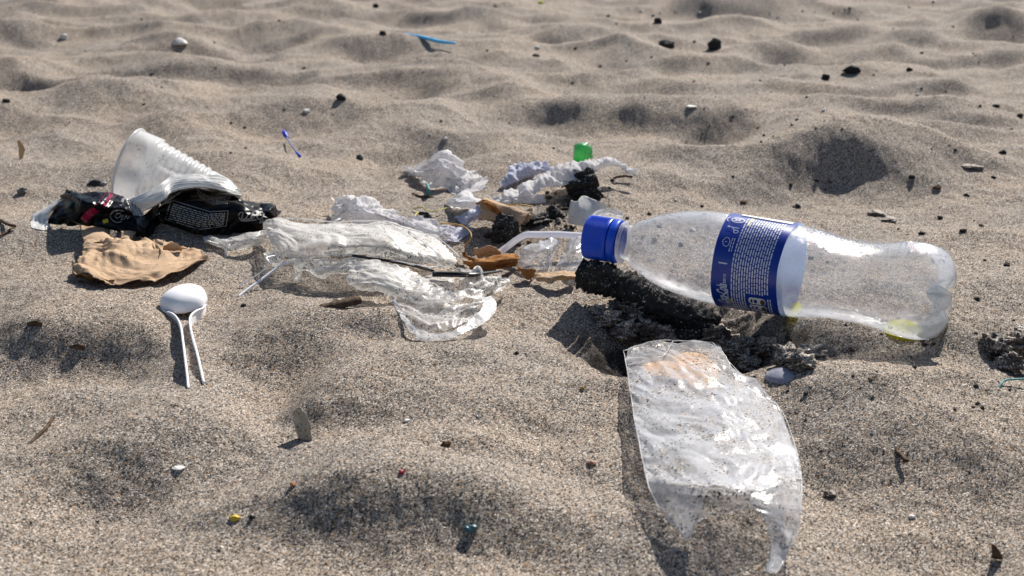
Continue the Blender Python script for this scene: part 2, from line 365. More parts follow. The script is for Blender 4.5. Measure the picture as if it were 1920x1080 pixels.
# ------------------------------------------------------------------ plastics, paper, tissue, charcoal
def film(name, milk=.2, rough=.12, col=(.86, .87, .9), var=.5, vscale=60, dust=0.0, bump=.3, gloss=1.0, clear=(.97, .97, .97), bscale=350, fog=False, grit=.12):
    """thin clear or milky plastic: what it lets through, what it scatters and what it mirrors"""
    m, n, o = mat(name); L = n.links.new; pos = coords(n)
    lw = N(n, 'LayerWeight', Blend=.5)
    co = N(n, 'Math', operation='SUBTRACT'); co.inputs[0].default_value = 1.08; L(lw.outputs['Facing'], co.inputs[1])
    inv = N(n, 'Math', operation='DIVIDE'); inv.inputs[0].default_value = 1.0; L(co.outputs[0], inv.inputs[1])
    t = N(n, 'TexNoise', Scale=vscale, Detail=5.0, Roughness=.65); L(pos, t.inputs['Vector'])
    mr = N(n, 'MapRange'); L(t.outputs['Fac'], mr.inputs[0]); mr.inputs[1].default_value = .35; mr.inputs[2].default_value = .65
    mr.inputs[3].default_value = max(0, milk * (1 - var)); mr.inputs[4].default_value = min(.97, milk * (1 + var))
    src = mr.outputs[0]
    if fog:
        at = N(n, 'Attribute', attribute_name='fog'); ad = N(n, 'Math', operation='MULTIPLY'); L(at.outputs['Fac'], ad.inputs[0]); L(src, ad.inputs[1]); src = ad.outputs[0]
    om = N(n, 'Math', operation='SUBTRACT', use_clamp=True); om.inputs[0].default_value = 1.0; L(src, om.inputs[1])
    pw = N(n, 'Math', operation='POWER'); L(om.outputs[0], pw.inputs[0]); L(inv.outputs[0], pw.inputs[1])
    fac = N(n, 'Math', operation='SUBTRACT'); fac.inputs[0].default_value = 1.0; L(pw.outputs[0], fac.inputs[1])
    tb = N(n, 'TexNoise', Scale=bscale, Detail=3.0); L(pos, tb.inputs['Vector'])
    bp = N(n, 'Bump', Strength=bump, Distance=.001); L(tb.outputs['Fac'], bp.inputs['Height'])
    d = N(n, 'BsdfDiffuse'); d.inputs[0].default_value = col + (1,); tr = N(n, 'BsdfTranslucent'); tr.inputs[0].default_value = col + (1,)
    L(bp.outputs[0], d.inputs['Normal'])
    sc_ = N(n, 'MixShader'); sc_.inputs[0].default_value = .5; L(d.outputs[0], sc_.inputs[1]); L(tr.outputs[0], sc_.inputs[2])
    tp = N(n, 'BsdfTransparent'); tp.inputs[0].default_value = clear + (1,)
    mx = N(n, 'MixShader'); L(fac.outputs[0], mx.inputs[0]); L(tp.outputs[0], mx.inputs[1]); L(sc_.outputs[0], mx.inputs[2])
    lf = N(n, 'LayerWeight', Blend=.5); L(bp.outputs[0], lf.inputs['Normal'])
    p5 = N(n, 'Math', operation='POWER'); L(lf.outputs['Facing'], p5.inputs[0]); p5.inputs[1].default_value = 5.0
    fm = N(n, 'Math', operation='MULTIPLY_ADD'); L(p5.outputs[0], fm.inputs[0]); fm.inputs[1].default_value = .85 * gloss; fm.inputs[2].default_value = .055 * gloss; fm.use_clamp = True
    g = N(n, 'BsdfGlossy', Roughness=rough); L(bp.outputs[0], g.inputs['Normal'])
    m2 = N(n, 'MixShader'); L(fm.outputs[0], m2.inputs[0]); L(mx.outputs[0], m2.inputs[1]); L(g.outputs[0], m2.inputs[2])
    out = m2.outputs[0]
    if dust:                                          # sand grains that cling to it
        v, sp, r = grains(n, pos, 1250)
        tn = N(n, 'TexNoise', Scale=48.0, Detail=3.0); L(pos, tn.inputs['Vector'])
        den = N(n, 'MapRange'); L(tn.outputs['Fac'], den.inputs[0]); den.inputs[1].default_value = .42; den.inputs[2].default_value = .70; den.inputs[3].default_value = grit * dust; den.inputs[4].default_value = 1.0 * dust
        lt = N(n, 'Math', operation='LESS_THAN'); L(sp.outputs[2], lt.inputs[0]); L(den.outputs[0], lt.inputs[1])
        ds = N(n, 'BsdfDiffuse'); L(r.outputs[0], ds.inputs[0])
        m3 = N(n, 'MixShader'); L(lt.outputs[0], m3.inputs[0]); L(out, m3.inputs[1]); L(ds.outputs[0], m3.inputs[2]); out = m3.outputs[0]
    L(out, o.inputs[0]); return m
def paper(name, col, edge=None, scale=90, trans=.15, spots=0.0, bump=.25):
    m, n, o = mat(name); L = n.links.new; pos = coords(n)
    t = N(n, 'TexNoise', Scale=scale, Detail=6.0, Roughness=.6); L(pos, t.inputs['Vector'])
    c2 = edge or tuple(x * .7 for x in col)
    r = ramp(n, [(.32, c2), (.55, col), (.8, tuple(min(1, x * 1.1) for x in col))]); L(t.outputs['Fac'], r.inputs[0])
    src = r.outputs[0]
    if spots:
        v, sp, g = grains(n, pos, 1250); lt = N(n, 'Math', operation='LESS_THAN'); L(sp.outputs[2], lt.inputs[0]); lt.inputs[1].default_value = spots
        mm = N(n, 'MixRGB'); L(lt.outputs[0], mm.inputs[0]); L(src, mm.inputs[1]); L(g.outputs[0], mm.inputs[2]); src = mm.outputs[0]
    d = N(n, 'BsdfDiffuse'); tr = N(n, 'BsdfTranslucent'); L(src, d.inputs[0]); L(src, tr.inputs[0])
    bp = N(n, 'Bump', Strength=bump, Distance=.0006); tb = N(n, 'TexNoise', Scale=900.0, Detail=3.0); L(pos, tb.inputs['Vector']); L(tb.outputs['Fac'], bp.inputs['Height']); L(bp.outputs[0], d.inputs['Normal'])
    mx = N(n, 'MixShader'); mx.inputs[0].default_value = trans; L(d.outputs[0], mx.inputs[1]); L(tr.outputs[0], mx.inputs[2]); L(mx.outputs[0], o.inputs[0]); return m
def charcoal_mat(name, base=(.012, .011, .011), dust=.25):
    m, n, o = mat(name); L = n.links.new; pos = coords(n); b = N(n, 'BsdfPrincipled', Roughness=.75)
    v, sp, g = grains(n, pos, 1300)
    tn = N(n, 'TexNoise', Scale=70.0, Detail=4.0); L(pos, tn.inputs['Vector'])
    ge = n.nodes.new('ShaderNodeNewGeometry'); sx = n.nodes.new('ShaderNodeSeparateXYZ'); L(ge.outputs['Normal'], sx.inputs[0])
    up = N(n, 'MapRange'); L(sx.outputs[2], up.inputs[0]); up.inputs[1].default_value = -.2; up.inputs[2].default_value = 1.0; up.inputs[3].default_value = .1; up.inputs[4].default_value = 1.0
    mr = N(n, 'MapRange'); L(tn.outputs['Fac'], mr.inputs[0]); mr.inputs[1].default_value = .42; mr.inputs[2].default_value = .7; mr.inputs[3].default_value = dust * .15; mr.inputs[4].default_value = dust * 2
    pr = N(n, 'Math', operation='MULTIPLY'); L(mr.outputs[0], pr.inputs[0]); L(up.outputs[0], pr.inputs[1])
    lt = N(n, 'Math', operation='LESS_THAN'); L(sp.outputs[2], lt.inputs[0]); L(pr.outputs[0], lt.inputs[1])
    mm = N(n, 'MixRGB'); L(lt.outputs[0], mm.inputs[0]); mm.inputs[1].default_value = base + (1,); L(g.outputs[0], mm.inputs[2]); L(mm.outputs[0], b.inputs['Base Color'])
    tb = N(n, 'TexNoise', Scale=400.0, Detail=6.0); L(pos, tb.inputs['Vector']); bp = N(n, 'Bump', Strength=.8, Distance=.001); L(tb.outputs['Fac'], bp.inputs['Height']); L(bp.outputs[0], b.inputs['Normal'])
    L(b.outputs[0], o.inputs[0]); return m
def foil_mat(name):
    m, n, o = mat(name); L = n.links.new; pos = coords(n); b = N(n, 'BsdfPrincipled', Roughness=.38, Metallic=.35); b.inputs['Base Color'].default_value = (.70, .68, .64, 1)
    t = N(n, 'TexNoise', Scale=500.0, Detail=4.0); L(pos, t.inputs['Vector']); bp = N(n, 'Bump', Strength=.5, Distance=.0006); L(t.outputs['Fac'], bp.inputs['Height']); L(bp.outputs[0], b.inputs['Normal'])
    L(b.outputs[0], o.inputs[0]); return m
M_BAG = film('thin_bag_film', .70, .36, (.92, .91, .88), .40, 70, .28, .2, .55, fog=True)
M_BAGC = film('clearer_bag_film', .30, .3, (.92, .92, .92), .7, 110, .32, .3, .6, fog=True)
M_LOOP = film('bag_handle_film', .88, .3, (.93, .93, .93), .15, 90, .10, .3)
M_SAND_BAG = film('food_bag_film', .60, .24, (.84, .86, .91), .40, 45, .42, .22, .7, fog=True, grit=.03, bscale=800)
M_CELLO = film('cellophane', .42, .12, (.88, .9, .95), .6, 90, .06, .4, fog=True)
M_CUP = film('cup_plastic', .66, .24, (.96, .96, .96), .2, 30, .03, .08, 1.3)
M_TISSUE = paper('tissue', (.86, .85, .86), (.78, .77, .80), 60, .45, .03, .2)
M_TISSUE2 = paper('lavender_tissue', (.72, .73, .84), (.5, .52, .66), 60, .28, .04, .2)
M_BROWN = paper('brown_paper', (.57, .41, .275), (.49, .34, .22), 40, .12, .04)
M_BROWN2 = paper('scorched_paper', (.44, .22, .09), (.16, .065, .022), 55, .15, .03)
M_CUPB = paper('white_card', (.72, .71, .69), (.55, .54, .52), 50, .15, .02, .1)
M_WHITE = plain('white_plastic', (.86, .86, .88), .35, .5, .03, 60)
M_SPOON = film('spoon_plastic', .97, .22, (.84, .84, .88), .02, 40, .06, .05, 1.0, (.9, .9, .9), grit=.25)
M_BLACKF = plain('black_film', (.002, .002, .003), .28, .14, .3, 90, .06)
M_MAG = plain('magenta_print', (.30, .006, .05), .25, .5, .1, 200)
M_YEL = plain('yellow_print', (.55, .45, .02), .4, .5, .1, 200)
M_GREYP = plain('grey_print', (.28, .28, .28), .45, .4, .1, 900)
M_FOIL = foil_mat('crimped_foil')
M_CHAR = charcoal_mat('charcoal', dust=.13)
M_CLOD = charcoal_mat('damp_sand', (.085, .062, .048), dust=1.8)
M_BLACKP = plain('black_plastic', (.010, .010, .011), .35, .5, .2, 300, .1)
M_BARK = plain('bark', (.085, .055, .036), .8, .2, .5, 350, .8)
M_WOODEND = plain('pale_wood', (.42, .28, .16), .8, .2, .2, 500, .4)
M_THREAD = plain('amber_fibre', (.50, .30, .07), .6, .3, .2, 300)
M_YTHREAD = plain('pale_yellow_fibre', (.55, .50, .14), .6, .3, .2, 300)
M_TEAL = plain('teal_plastic', (.06, .28, .28), .5, .4, .2, 300)
M_BLUES = plain('light_blue_plastic', (.10, .50, .85), .4, .4, .08, 100)
M_BLUED = plain('blue_plastic', (.02, .06, .62), .4, .4, .08, 100)
M_CAP = plain('cap_blue', (.004, .075, .66), .38, .5, .12, 500, .1)
M_ORANGE = paper('orange_peel', (.86, .46, .16), (.88, .62, .26), 60, .2, .02)
M_SHELL = paper('mussel_shell', (.36, .37, .43), (.2, .2, .27), 120, .1, .05)
M_GREEN = film('green_plastic', .7, .18, (.14, .55, .22), .2, 80, 0, .5, 1.0, (.3, .9, .35))
M_DARK = plain('dark_grit', (.03, .027, .025), .8, .2, .4, 400, .5)
M_BRN = plain('brown_grit', (.12, .07, .04), .8, .2, .4, 400, .5)
M_PALE = plain('pale_shell', (.70, .68, .64), .6, .3, .12, 400, .3)
M_RED = plain('red_grit', (.30, .02, .04), .5, .4, .2, 400, .3)
M_TEALG = plain('sea_glass_teal', (.05, .12, .14), .3, .5, .2, 300, .2)
M_STRAWTAN = paper('dry_leaf', (.55, .40, .24), (.40, .27, .14), 120, .25)
def proj(P):
    P = np.asarray(P, float); d = P[..., 1] * CP - (P[..., 2] - CH) * SP; u = P[..., 1] * SP + (P[..., 2] - CH) * CP
    return 960 + F * P[..., 0] / d, 540 - F * u / d
def onsurf(A, px, py, lift=.0004):
    """place on a built sheet seen at a pixel"""
    X, Y = proj(A); i, j = np.unravel_index(np.argmin((X - px) ** 2 + (Y - py) ** 2), X.shape)
    i = min(max(i, 1), X.shape[0] - 2); j = min(max(j, 1), X.shape[1] - 2)
    J = np.array([[(X[i, j + 1] - X[i, j - 1]) / 2, (X[i + 1, j] - X[i - 1, j]) / 2], [(Y[i, j + 1] - Y[i, j - 1]) / 2, (Y[i + 1, j] - Y[i - 1, j]) / 2]])
    try: d = np.clip(np.linalg.solve(J, [px - X[i, j], py - Y[i, j]]), -1.5, 1.5)
    except Exception: d = (0, 0)
    P = A[i, j] + d[0] * (A[i, j + 1] - A[i, j - 1]) / 2 + d[1] * (A[i + 1, j] - A[i - 1, j]) / 2
    c = np.array([0, 0, CH]) - P; return P + c / np.linalg.norm(c) * lift
def strokes(A, lines, wpx, lift=.0004):
    """printed lines as thin quads lying on a sheet"""
    vs, fs = [], []
    for ln in lines:
        ln = np.array(ln, float)
        if len(ln) > 2: ln = cr(np.hstack([ln, np.zeros((len(ln), 1))]), len(ln) * 4)[:, :2]
        else:
            k = max(2, int(np.hypot(*(ln[1] - ln[0])) / 5) + 1); ln = np.array([ln[0] + (ln[1] - ln[0]) * t for t in np.linspace(0, 1, k)])
        T = np.gradient(ln, axis=0); T /= (np.linalg.norm(T, axis=1, keepdims=True) + 1e-9); Nn = np.stack([-T[:, 1], T[:, 0]], 1) * wpx / 2
        b = len(vs)
        for p, q in zip(ln, Nn): vs.append(onsurf(A, *(p + q), lift)); vs.append(onsurf(A, *(p - q), lift))
        for k in range(len(ln) - 1): fs.append((b + 2 * k, b + 2 * k + 1, b + 2 * k + 3, b + 2 * k + 2))
    return vs, fs
def LZ(rows, g):                                     # rows of (px,py,z cm over g)
    return [[W(a, b, c, g) for a, b, c in r] for r in rows]
def put(name, rows, g, m, parent=None, **k):
    return sheet(name, LZ(rows, g), m, parent, **k)
def text_mesh(body, shear=0.0, bold=0.0):
    c = bpy.data.curves.new('t', 'FONT'); c.body = body; c.size = 1; c.shear = shear; c.offset = bold; c.resolution_u = 3
    o = bpy.data.objects.new('t', c); COL.objects.link(o); dg = bpy.context.evaluated_depsgraph_get(); dg.update()
    me = bpy.data.meshes.new_from_object(o.evaluated_get(dg)); v = [tuple(x.co) for x in me.vertices]; f = [tuple(p.vertices) for p in me.polygons]
    bpy.data.objects.remove(o); bpy.data.curves.remove(c); bpy.data.meshes.remove(me); return np.array(v), f
# ------------------------------------------------------------------ the bottle
dA, dB = .790, .695
def ptd(px, py, d): r = ray(px, py); return Vector(r) * d + Vector((0, 0, CH))
BA, BB = ptd(1101, 443, dA), ptd(1786, 557, dB)
AX = (BB - BA); BL = AX.length; AX.normalize()
E_C = (Vector((0, 0, CH)) - (BA + BB) / 2); E_C -= E_C.dot(AX) * AX; E_C.normalize(); E_U = E_C.cross(AX); E_U *= (1 if E_U.z > 0 else -1)
def bt(px):                                          # axis parameter (metres) of an image column
    k = (px - 960) / F; d = BB - BA; return (k * dA - BA.x) / (d.x - k * (dB - dA)) * BL
def brad(px, r):                                     # px radius -> metres
    t = bt(px) / BL; return r / (F / (dA + (dB - dA) * t))
PROF = [(1103,30),(1176,33),(1186,36),(1195,44),(1210,52),(1230,62),(1250,70),(1275,77),(1300,81),(1340,85),(1370,86),(1420,86),(1480,86),(1500,87),(1530,83),(1560,78),(1590,76),
        (1620,77),(1650,81),(1680,88),(1705,92),(1730,92),(1752,87),(1770,76),(1782,60),(1787,45)]
ps = np.array([bt(a) for a, b in PROF]); pr = np.array([brad(a, b) for a, b in PROF])
def brr(s): return np.interp(s, ps, pr)
def bpt(s, a, r): return BA + AX * s + (E_C * math.cos(a) + E_U * math.sin(a)) * r
_terrain0 = terrain
def terrain(x, y):
    h = _terrain0(x, y)
    x = np.asarray(x, float); y = np.asarray(y, float)
    dx, dy = AX.x, AX.y; k = dx * dx + dy * dy
    s = ((x - BA.x) * dx + (y - BA.y) * dy) / k
    ca = BA.z + AX.z * s; dist = np.abs((x - BA.x) * dy - (y - BA.y) * dx) / math.sqrt(k)
    r = np.interp(s, ps, pr); m = (s > -.002) & (s < BL + .004) & (dist < r)
    w = np.exp(-(dist / .030) ** 2) * np.clip((s - bt(1400)) / (bt(1530) - bt(1400)), 0, 1) * np.clip((BL + .045 - s) / .05, 0, 1)
    h = h + (np.maximum(ca - r + .0035, h) - h) * w
    low = ca - np.sqrt(np.maximum(r * r - dist ** 2, 0)) - .0008
    return np.where(m, np.minimum(h, low), h)
def build_bottle():
    root = thing('plastic_bottle', (BA.x * .5 + BB.x * .5, BA.y * .5 + BB.y * .5, 0), 'clear plastic soda bottle with blue cap and blue label lying on its side', 'bottle')
    M_PET = film('bottle_plastic', .24, .07, (.88, .90, .95), .6, 45, 0, .5, 1.3, (.965, .97, .975), 700, True)
    nS, nA = 190, 112; S = np.concatenate([np.linspace(bt(1164), ps[-1], nS), np.full(8, ps[-1])]); vs = []; fog = []
    rr = cr(np.stack([ps, pr, pr * 0], 1), 600); R_ = np.interp(S, rr[:, 0], rr[:, 1])
    for i in range(8): R_[nS + i] = R_[nS - 1] * (1 - (i + 1) / 8.02)
    sL = bt(1672); phase = R(28)
    for i, s in enumerate(S):
        e = np.clip((s - sL) / (ps[-1] - sL), 0, 1)
        for j in range(nA):
            a = 2 * math.pi * j / nA; r = R_[i]
            gr = (.5 + .5 * math.cos(5 * (a - phase))) ** 3                    # petal grooves
            r *= 1 - .46 * gr * e ** 1.3
            r += .0007 * float(_NZ(s * 30, a * 1.3)) + (-.0030 * math.exp(-((s - bt(1590)) / .03) ** 2 - ((a - 1.0) / .55) ** 2))
            ss = s + (0 if i < nS else -.006 * math.sin((i - nS + 1) / 8 * 1.4)) - .010 * gr * e ** 3
            # neck threads
            if s < bt(1186): r += .0006 * math.sin((s - bt(1164)) / .0016 * 2)
            vs.append(bpt(ss, a, r))
            fog.append(.70 + 1.9 * math.exp(-((a - 1.35) / .5) ** 2) + 1.1 * math.exp(-((a + 1.15 + 2 * math.pi * (a > math.pi) * -1 + 0) / .30) ** 2) + .6 * e)
    b = obj('body', vs, gridfaces(nS + 8, nA, True), M_PET, root)
    at = b.data.attributes.new('fog', 'FLOAT', 'POINT'); at.data.foreach_set('value', np.array(fog, np.float32))
    # droplets clinging to it
    rs = np.random.RandomState(5); parts = []; v0, f0 = ICO[1]
    for k in range(3200):
        s = rs.uniform(bt(1200), bt(1770)); a = rs.normal(1.15, .45) if k % 4 else rs.uniform(-1.4, 1.5)
        if bt(1338) < s < bt(1503): continue
        q = abs(rs.normal(0, 1)); rd = .00022 + .00018 * q + (.0009 if k % 60 == 0 else 0)
        c = bpt(s, a, float(brr(s)) * .995); parts.append((v0 * rd * np.array([1.2, 1, .9]) + np.array(tuple(c)), f0))
    M_DROP = film('water_drop', .10, .03, (.95, .95, .97), .1, 50, 0, 0, 1.6, (.93, .94, .96))
    v, f = merge(parts); o = obj('droplets', v, f, M_DROP, root); o['kind'] = 'stuff'
    # cap, tamper ring, neck ring
    cx = []; 
    prof = [(1105, 10), (1103.5, 29), (1103.5, 38), (1104, 40.5), (1110, 41), (1140, 41.3), (1145, 41.3), (1147, 40.5)]
    seg = 240; vs = []
    for (px, r) in prof:
        for j in range(seg):
            a = 2 * math.pi * j / seg; q = .45 * (j % 2) if 1104 < px < 1144 and r > 40 else 0
            vs.append(bpt(bt(px), a, brad(px, r - q * 1.2)))
    cap = obj('cap', vs, gridfaces(len(prof), seg, True) + [tuple(range(seg))], M_CAP, root, smooth=False)
    vs = []
    prof = [(1148.5, 38), (1149.5, 41), (1160, 41.5), (1162, 41), (1163, 38)]
    for (px, r) in prof:
        for j in range(64): vs.append(bpt(bt(px), 2 * math.pi * j / 64, brad(px, r)))
    obj('tamper_ring', vs, gridfaces(len(prof), 64, True), M_CAP, root)
    vs = []
    prof = [(1165, 34), (1166, 39.5), (1169, 40.5), (1171, 40), (1172, 34)]
    for (px, r) in prof:
        for j in range(64): vs.append(bpt(bt(px), 2 * math.pi * j / 64, brad(px, r)))
    obj('neck_ring', vs, gridfaces(len(prof), 64, True), film('neck_plastic', .35, .08, (.9, .92, .97), .2, 100, 0, .2, 1.5), root)
    # label
    s0, s1 = bt(1357), bt(1474)
    ML, n, o = mat('label_film'); L = n.links.new
    b1 = N(n, 'BsdfPrincipled', Roughness=.3); b1.inputs['Base Color'].default_value = (.005, .036, .31, 1)
    b2 = N(n, 'BsdfDiffuse'); b2.inputs[0].default_value = (.36, .47, .74, 1); tl = N(n, 'BsdfTranslucent'); tl.inputs[0].default_value = (.5, .6, .82, 1)
    mm = N(n, 'MixShader'); mm.inputs[0].default_value = .35; L(b2.outputs[0], mm.inputs[1]); L(tl.outputs[0], mm.inputs[2])
    ge = n.nodes.new('ShaderNodeNewGeometry'); mx = N(n, 'MixShader'); L(ge.outputs['Backfacing'], mx.inputs[0]); L(b1.outputs[0], mx.inputs[1]); L(mm.outputs[0], mx.inputs[2]); L(mx.outputs[0], o.inputs[0])
    vs = []; nA = 120; nS = 24
    def ledge(a): back = .5 - .5 * math.cos(a); return s0 + .004 * back, s1 + .0072 * back ** .7
    def lp(u, a, lift=0.0):
        l, r = ledge(a); s = l + (r - l) * u
        return bpt(s, a, float(brr(s)) + .0009 + lift + .0003 * math.sin(a * 7 + u * 3))
    for i in range(nS):
        for j in range(nA): vs.append(lp(i / (nS - 1), 2 * math.pi * j / nA))
    lab = obj('label', vs, gridfaces(nS, nA, True), ML, root)
    me = lab.data                                                   # outer face outward
    p0 = me.polygons[0]; c = sum((me.vertices[i].co for i in p0.vertices), Vector()) / 4 + root.location; outw = c - (BA + AX * (c - BA).dot(AX))
    if p0.normal.dot(outw) < 0: me.flip_normals()
    MP = plain('label_white_print', (.62, .66, .80), .4, .4, .05, 900); MW = plain('label_pale_panel', (.78, .78, .80), .4, .4, .03, 900); MBR = plain('label_brown_print', (.10, .07, .05), .5, .3, .1, 900)
    def quads(name, Q, m, lift=.0004, z=0):
        vs, fs = [], []
        for (u0, u1, a0, a1) in Q:
            k = max(1, int(abs(a1 - a0) / 9)); b = len(vs)
            for t in range(k + 1):
                a = R(a0 + (a1 - a0) * t / k); vs += [lp(u0, a, lift), lp(u1, a, lift)]
            for t in range(k): fs.append((b + 2 * t, b + 2 * t + 1, b + 2 * t + 3, b + 2 * t + 2))
        return obj(name, vs, fs, m, lab)
    rs = np.random.RandomState(3); Q = []
    for c in range(15):
        u = .31 + c * .039; a = 64.0; lo = -78 if u < .53 else -38
        if u > .80: a = 66; lo = -36
        while a > lo:
            ln = rs.uniform(2.5, 9); Q.append((u, u + .019, a, max(lo, a - ln))); a -= ln + rs.uniform(.9, 1.5)
    for c, u in enumerate((.855, .89)):
        a = -42.0
        while a > -74: ln = rs.uniform(2.5, 6); Q.append((u, u + .016, a, a - ln)); a -= ln + 1.2
    for u in (.20, .235):
        a = 27.0
        while a > 12: ln = rs.uniform(2, 5); Q.append((u + .02, u + .033, a, a - ln)); a -= ln + 1
        a = -40.0
    a = -36.0
    while a > -62: ln = rs.uniform(2, 6); Q.append((.255, .27, a, a - ln)); a -= ln + 1
    Q.append((.10, .235, -4, -5.6))
    quads('fine_print', Q, MP)['kind'] = 'stuff'
    quads('white_panel', [(.16, .93, 71, 80)], MW)
    MY = plain('label_yellow', (.60, .55, .03), .4, .4, .05, 900)
    quads('yellow_line', [(.355, .378, 48, 65)], MY, .0006); quads('yellow_line', [(.285, .315, -58, -50)], MY, .0006)
    # symbols drawn as ribbons: (u, a) polylines
    def ribbon(name, lines, wd, m, lift=.0006):
        vs, fs = [], []
        for ln in lines:
            ln = np.array(ln, float); T = np.gradient(ln * np.array([42., .53]), axis=0); T /= np.linalg.norm(T, axis=1, keepdims=True) + 1e-9
            b = len(vs)
            for p, t in zip(ln, T):
                nu, na = -t[1] * wd / 42, t[0] * wd / .53
                vs += [lp(p[0] + nu, R(p[1] + na), lift), lp(p[0] - nu, R(p[1] - na), lift)]
            for k in range(len(ln) - 1): fs.append((b + 2 * k, b + 2 * k + 1, b + 2 * k + 3, b + 2 * k + 2))
        return obj(name, vs, fs, m, lab)
    def circ(u, a, ru, ra, n=16, t0=0, t1=360): return [(u + ru * math.cos(R(t)), a + ra * math.sin(R(t))) for t in np.linspace(t0, t1, n)]
    ribbon('recycling_symbol', [[(.09, 21), (.13, 26), (.17, 26), (.20, 22), (.20, 17), (.165, 14.5), (.12, 16), (.09, 21)], [(.125, 20.5), (.165, 20.5)]], .22, MP)
    ribbon('tidy_man_symbol', [[(.11, 42), (.20, 41.5), (.26, 41.5)], [(.16, 41.5), (.20, 38), (.24, 38)], circ(.235, 36, .035, 2.2), circ(.10, 42.3, .012, 1.0)], .22, MP)
    ribbon('award_symbol', [circ(.19, 55, .095, 4.6, 22), [(.13, 53.5), (.24, 53.5)], [(.13, 56.5), (.24, 56.5)], [(.16, 53), (.16, 57)], [(.21, 53), (.21, 57)], circ(.06, 55, .03, 4, 10, 90, 270)], .28, MP)
    # word mark, read from below upwards
    def word(name, body, u, a0, size_u, size_a, shear, bold=0):
        v, f = text_mesh(body, shear, bold); vs = [lp(u - y * size_u, R(a0 + x * size_a), .0006) for x, y, z in v]
        return obj(name, vs, f, MP, lab, smooth=False)
    word('word_mark', 'Coca-Cola', .25, -63, .22, 7.6, .4, .02)
    word('zero_mark', 'zero', .235, -29, .09, 6.6, .1, .0)
    # nutrition pills
    P, D, D2, Bc = [], [], [], []
    for k, ac in enumerate((-47.5, -59, -70)):
        h = (5.2, 4.6, 4.0)[k]; pts = []
        for t in np.linspace(0, 2 * math.pi, 28, endpoint=False):
            cu, ca = math.cos(t), math.sin(t); pts.append((.70 + (.085 if cu > 0 else -.085) + .045 * cu, ac + h * ca))
        P.append(pts); D += [(.605, .635, ac - h * .5, ac + h * .5)]; D2.append((.655, .70, ac - h * .5, ac + h * .5)); Bc.append([(.785 + .038 * math.cos(t), ac + h * .8 * math.sin(t)) for t in np.linspace(0, 2 * math.pi, 18, endpoint=False)])
    for pts in P: obj('nutrition_pill', [lp(u, R(a), .0005) for u, a in pts], [tuple(range(len(pts)))], MW, lab, smooth=False)
    MN = plain('label_navy_print', (.01, .02, .14), .4, .4, .05, 900)
    for d in D + D2: quads('pill_text', [d], MN, .0008)
    for pts in Bc: obj('pill_dot', [lp(u, R(a), .0009) for u, a in pts], [tuple(range(len(pts)))], MBR, lab, smooth=False)
    # the last of the drink
    ML2 = film('yellow_drink', .55, .05, (.88, .86, .03), .1, 60, 0, .05, 1.0, (.95, .95, .15))
    for (p0, p1, zl) in ((1484, 1508, .0032), (1668, 1742, .0042)):
        ss = np.linspace(bt(p0), bt(p1), 14); na = 40; vs = []
        for i, s in enumerate(ss):
            e = max(0.0, math.sin(math.pi * i / 13)) ** .5; r = float(brr(s)) * .985 + .0004; zmin = bpt(s, 0, 0).z - r
            lvl = zmin + zl * e
            for j in range(na):
                p = bpt(s, 2 * math.pi * j / na, r)
                if p.z > lvl:
                    c = bpt(s, 0, 0); f_ = math.sqrt(max(0, r * r - (c.z - lvl) ** 2)); h = Vector((p.x - c.x, p.y - c.y, 0)); h = h.normalized() * min(h.length, f_) if h.length > 1e-6 else h
                    p = Vector((c.x + h.x, c.y + h.y, lvl))
                vs.append(p)
        obj('drink_remnant', vs, gridfaces(14, na, True), ML2, root)
    return root
def _NZ(a, b): return noise(np.array([a]), np.array([b]), 77)[0]
# ------------------------------------------------------------------ things
def build_cup():
    g = G(222, 378).z; Yr = G(222, 378).y + .012
    c0 = V(243, 311, Yr); c1 = V(420, 380, Yr - .008); ax = (c1 - c0); L_ = ax.length; ax.normalize()
    root = thing('plastic_cup', (c0.x + .04, c0.y, g), 'ribbed translucent white plastic cup tipped over behind the black wrapper', 'cup')
    up = Vector((0, 0, 1)); up = (up - up.dot(ax) * ax).normalized(); sd = up.cross(ax)
    n, na = 90, 96; vs = []; tc = (Vector((0, 0, CH)) - c0); DA = math.atan2(tc.dot(sd), tc.dot(up)) % (2 * math.pi)
    r0 = 71 / pxscale(c0); r1 = r0 * .62
    for i in range(n):
        t = i / (n - 1); r = r0 + (r1 - r0) * t
        if t < .24: r = r0 * (1 - .055 * t)
        if .26 < t < .80: r += .0009 * math.sin((t - .26) / .54 * math.pi * 2 * 8)
        for j in range(na):
            a = 2 * math.pi * j / na
            rr = r * (1 + .05 * math.cos(2 * a + 1)) - .011 * math.exp(-((a - DA) / .42) ** 2 - ((t - .14) / .13) ** 2) - .005 * math.exp(-((a - DA - .5) / .25) ** 2 - ((t - .45) / .2) ** 2)
            vs.append(c0 + ax * (L_ * t) + (up * math.cos(a) + sd * math.sin(a)) * rr)
    f = gridfaces(n, na, True); vs.append(c1); k = len(vs) - 1
    f += [((n - 1) * na + j, (n - 1) * na + (j + 1) % na, k) for j in range(na)]
    obj('cup_wall', vs, f, M_CUP, root)
    P = [c0 + (up * math.cos(a) + sd * math.sin(a)) * r0 * (1.015 + .05 * math.cos(2 * a + 1)) for a in np.linspace(0, 2 * math.pi, 80)]
    v, f = tube(P, .0013, 8, cap=False); obj('rim', v, f, film('cup_rim', .8, .2, (.92, .92, .93), .05, 40, 0, .05), root)
def crimp(name, rows, g, parent, nr, nc, period, along=1, amp=.0006, m=None, seed=3):
    A = sheet_pts(LZ(rows, g), nr, nc, .0006, .012, seed, .0003, .2)
    i = np.arange(nr)[:, None] if along == 0 else np.arange(nc)[None, :]
    w_ = amp * np.sin(i * 2 * math.pi / period); A[..., 2] += w_; A[..., 1] -= w_ * .6
    obj(name, settle(A).reshape(-1, 3), gridfaces(nr, nc), m or M_FOIL, parent); return A
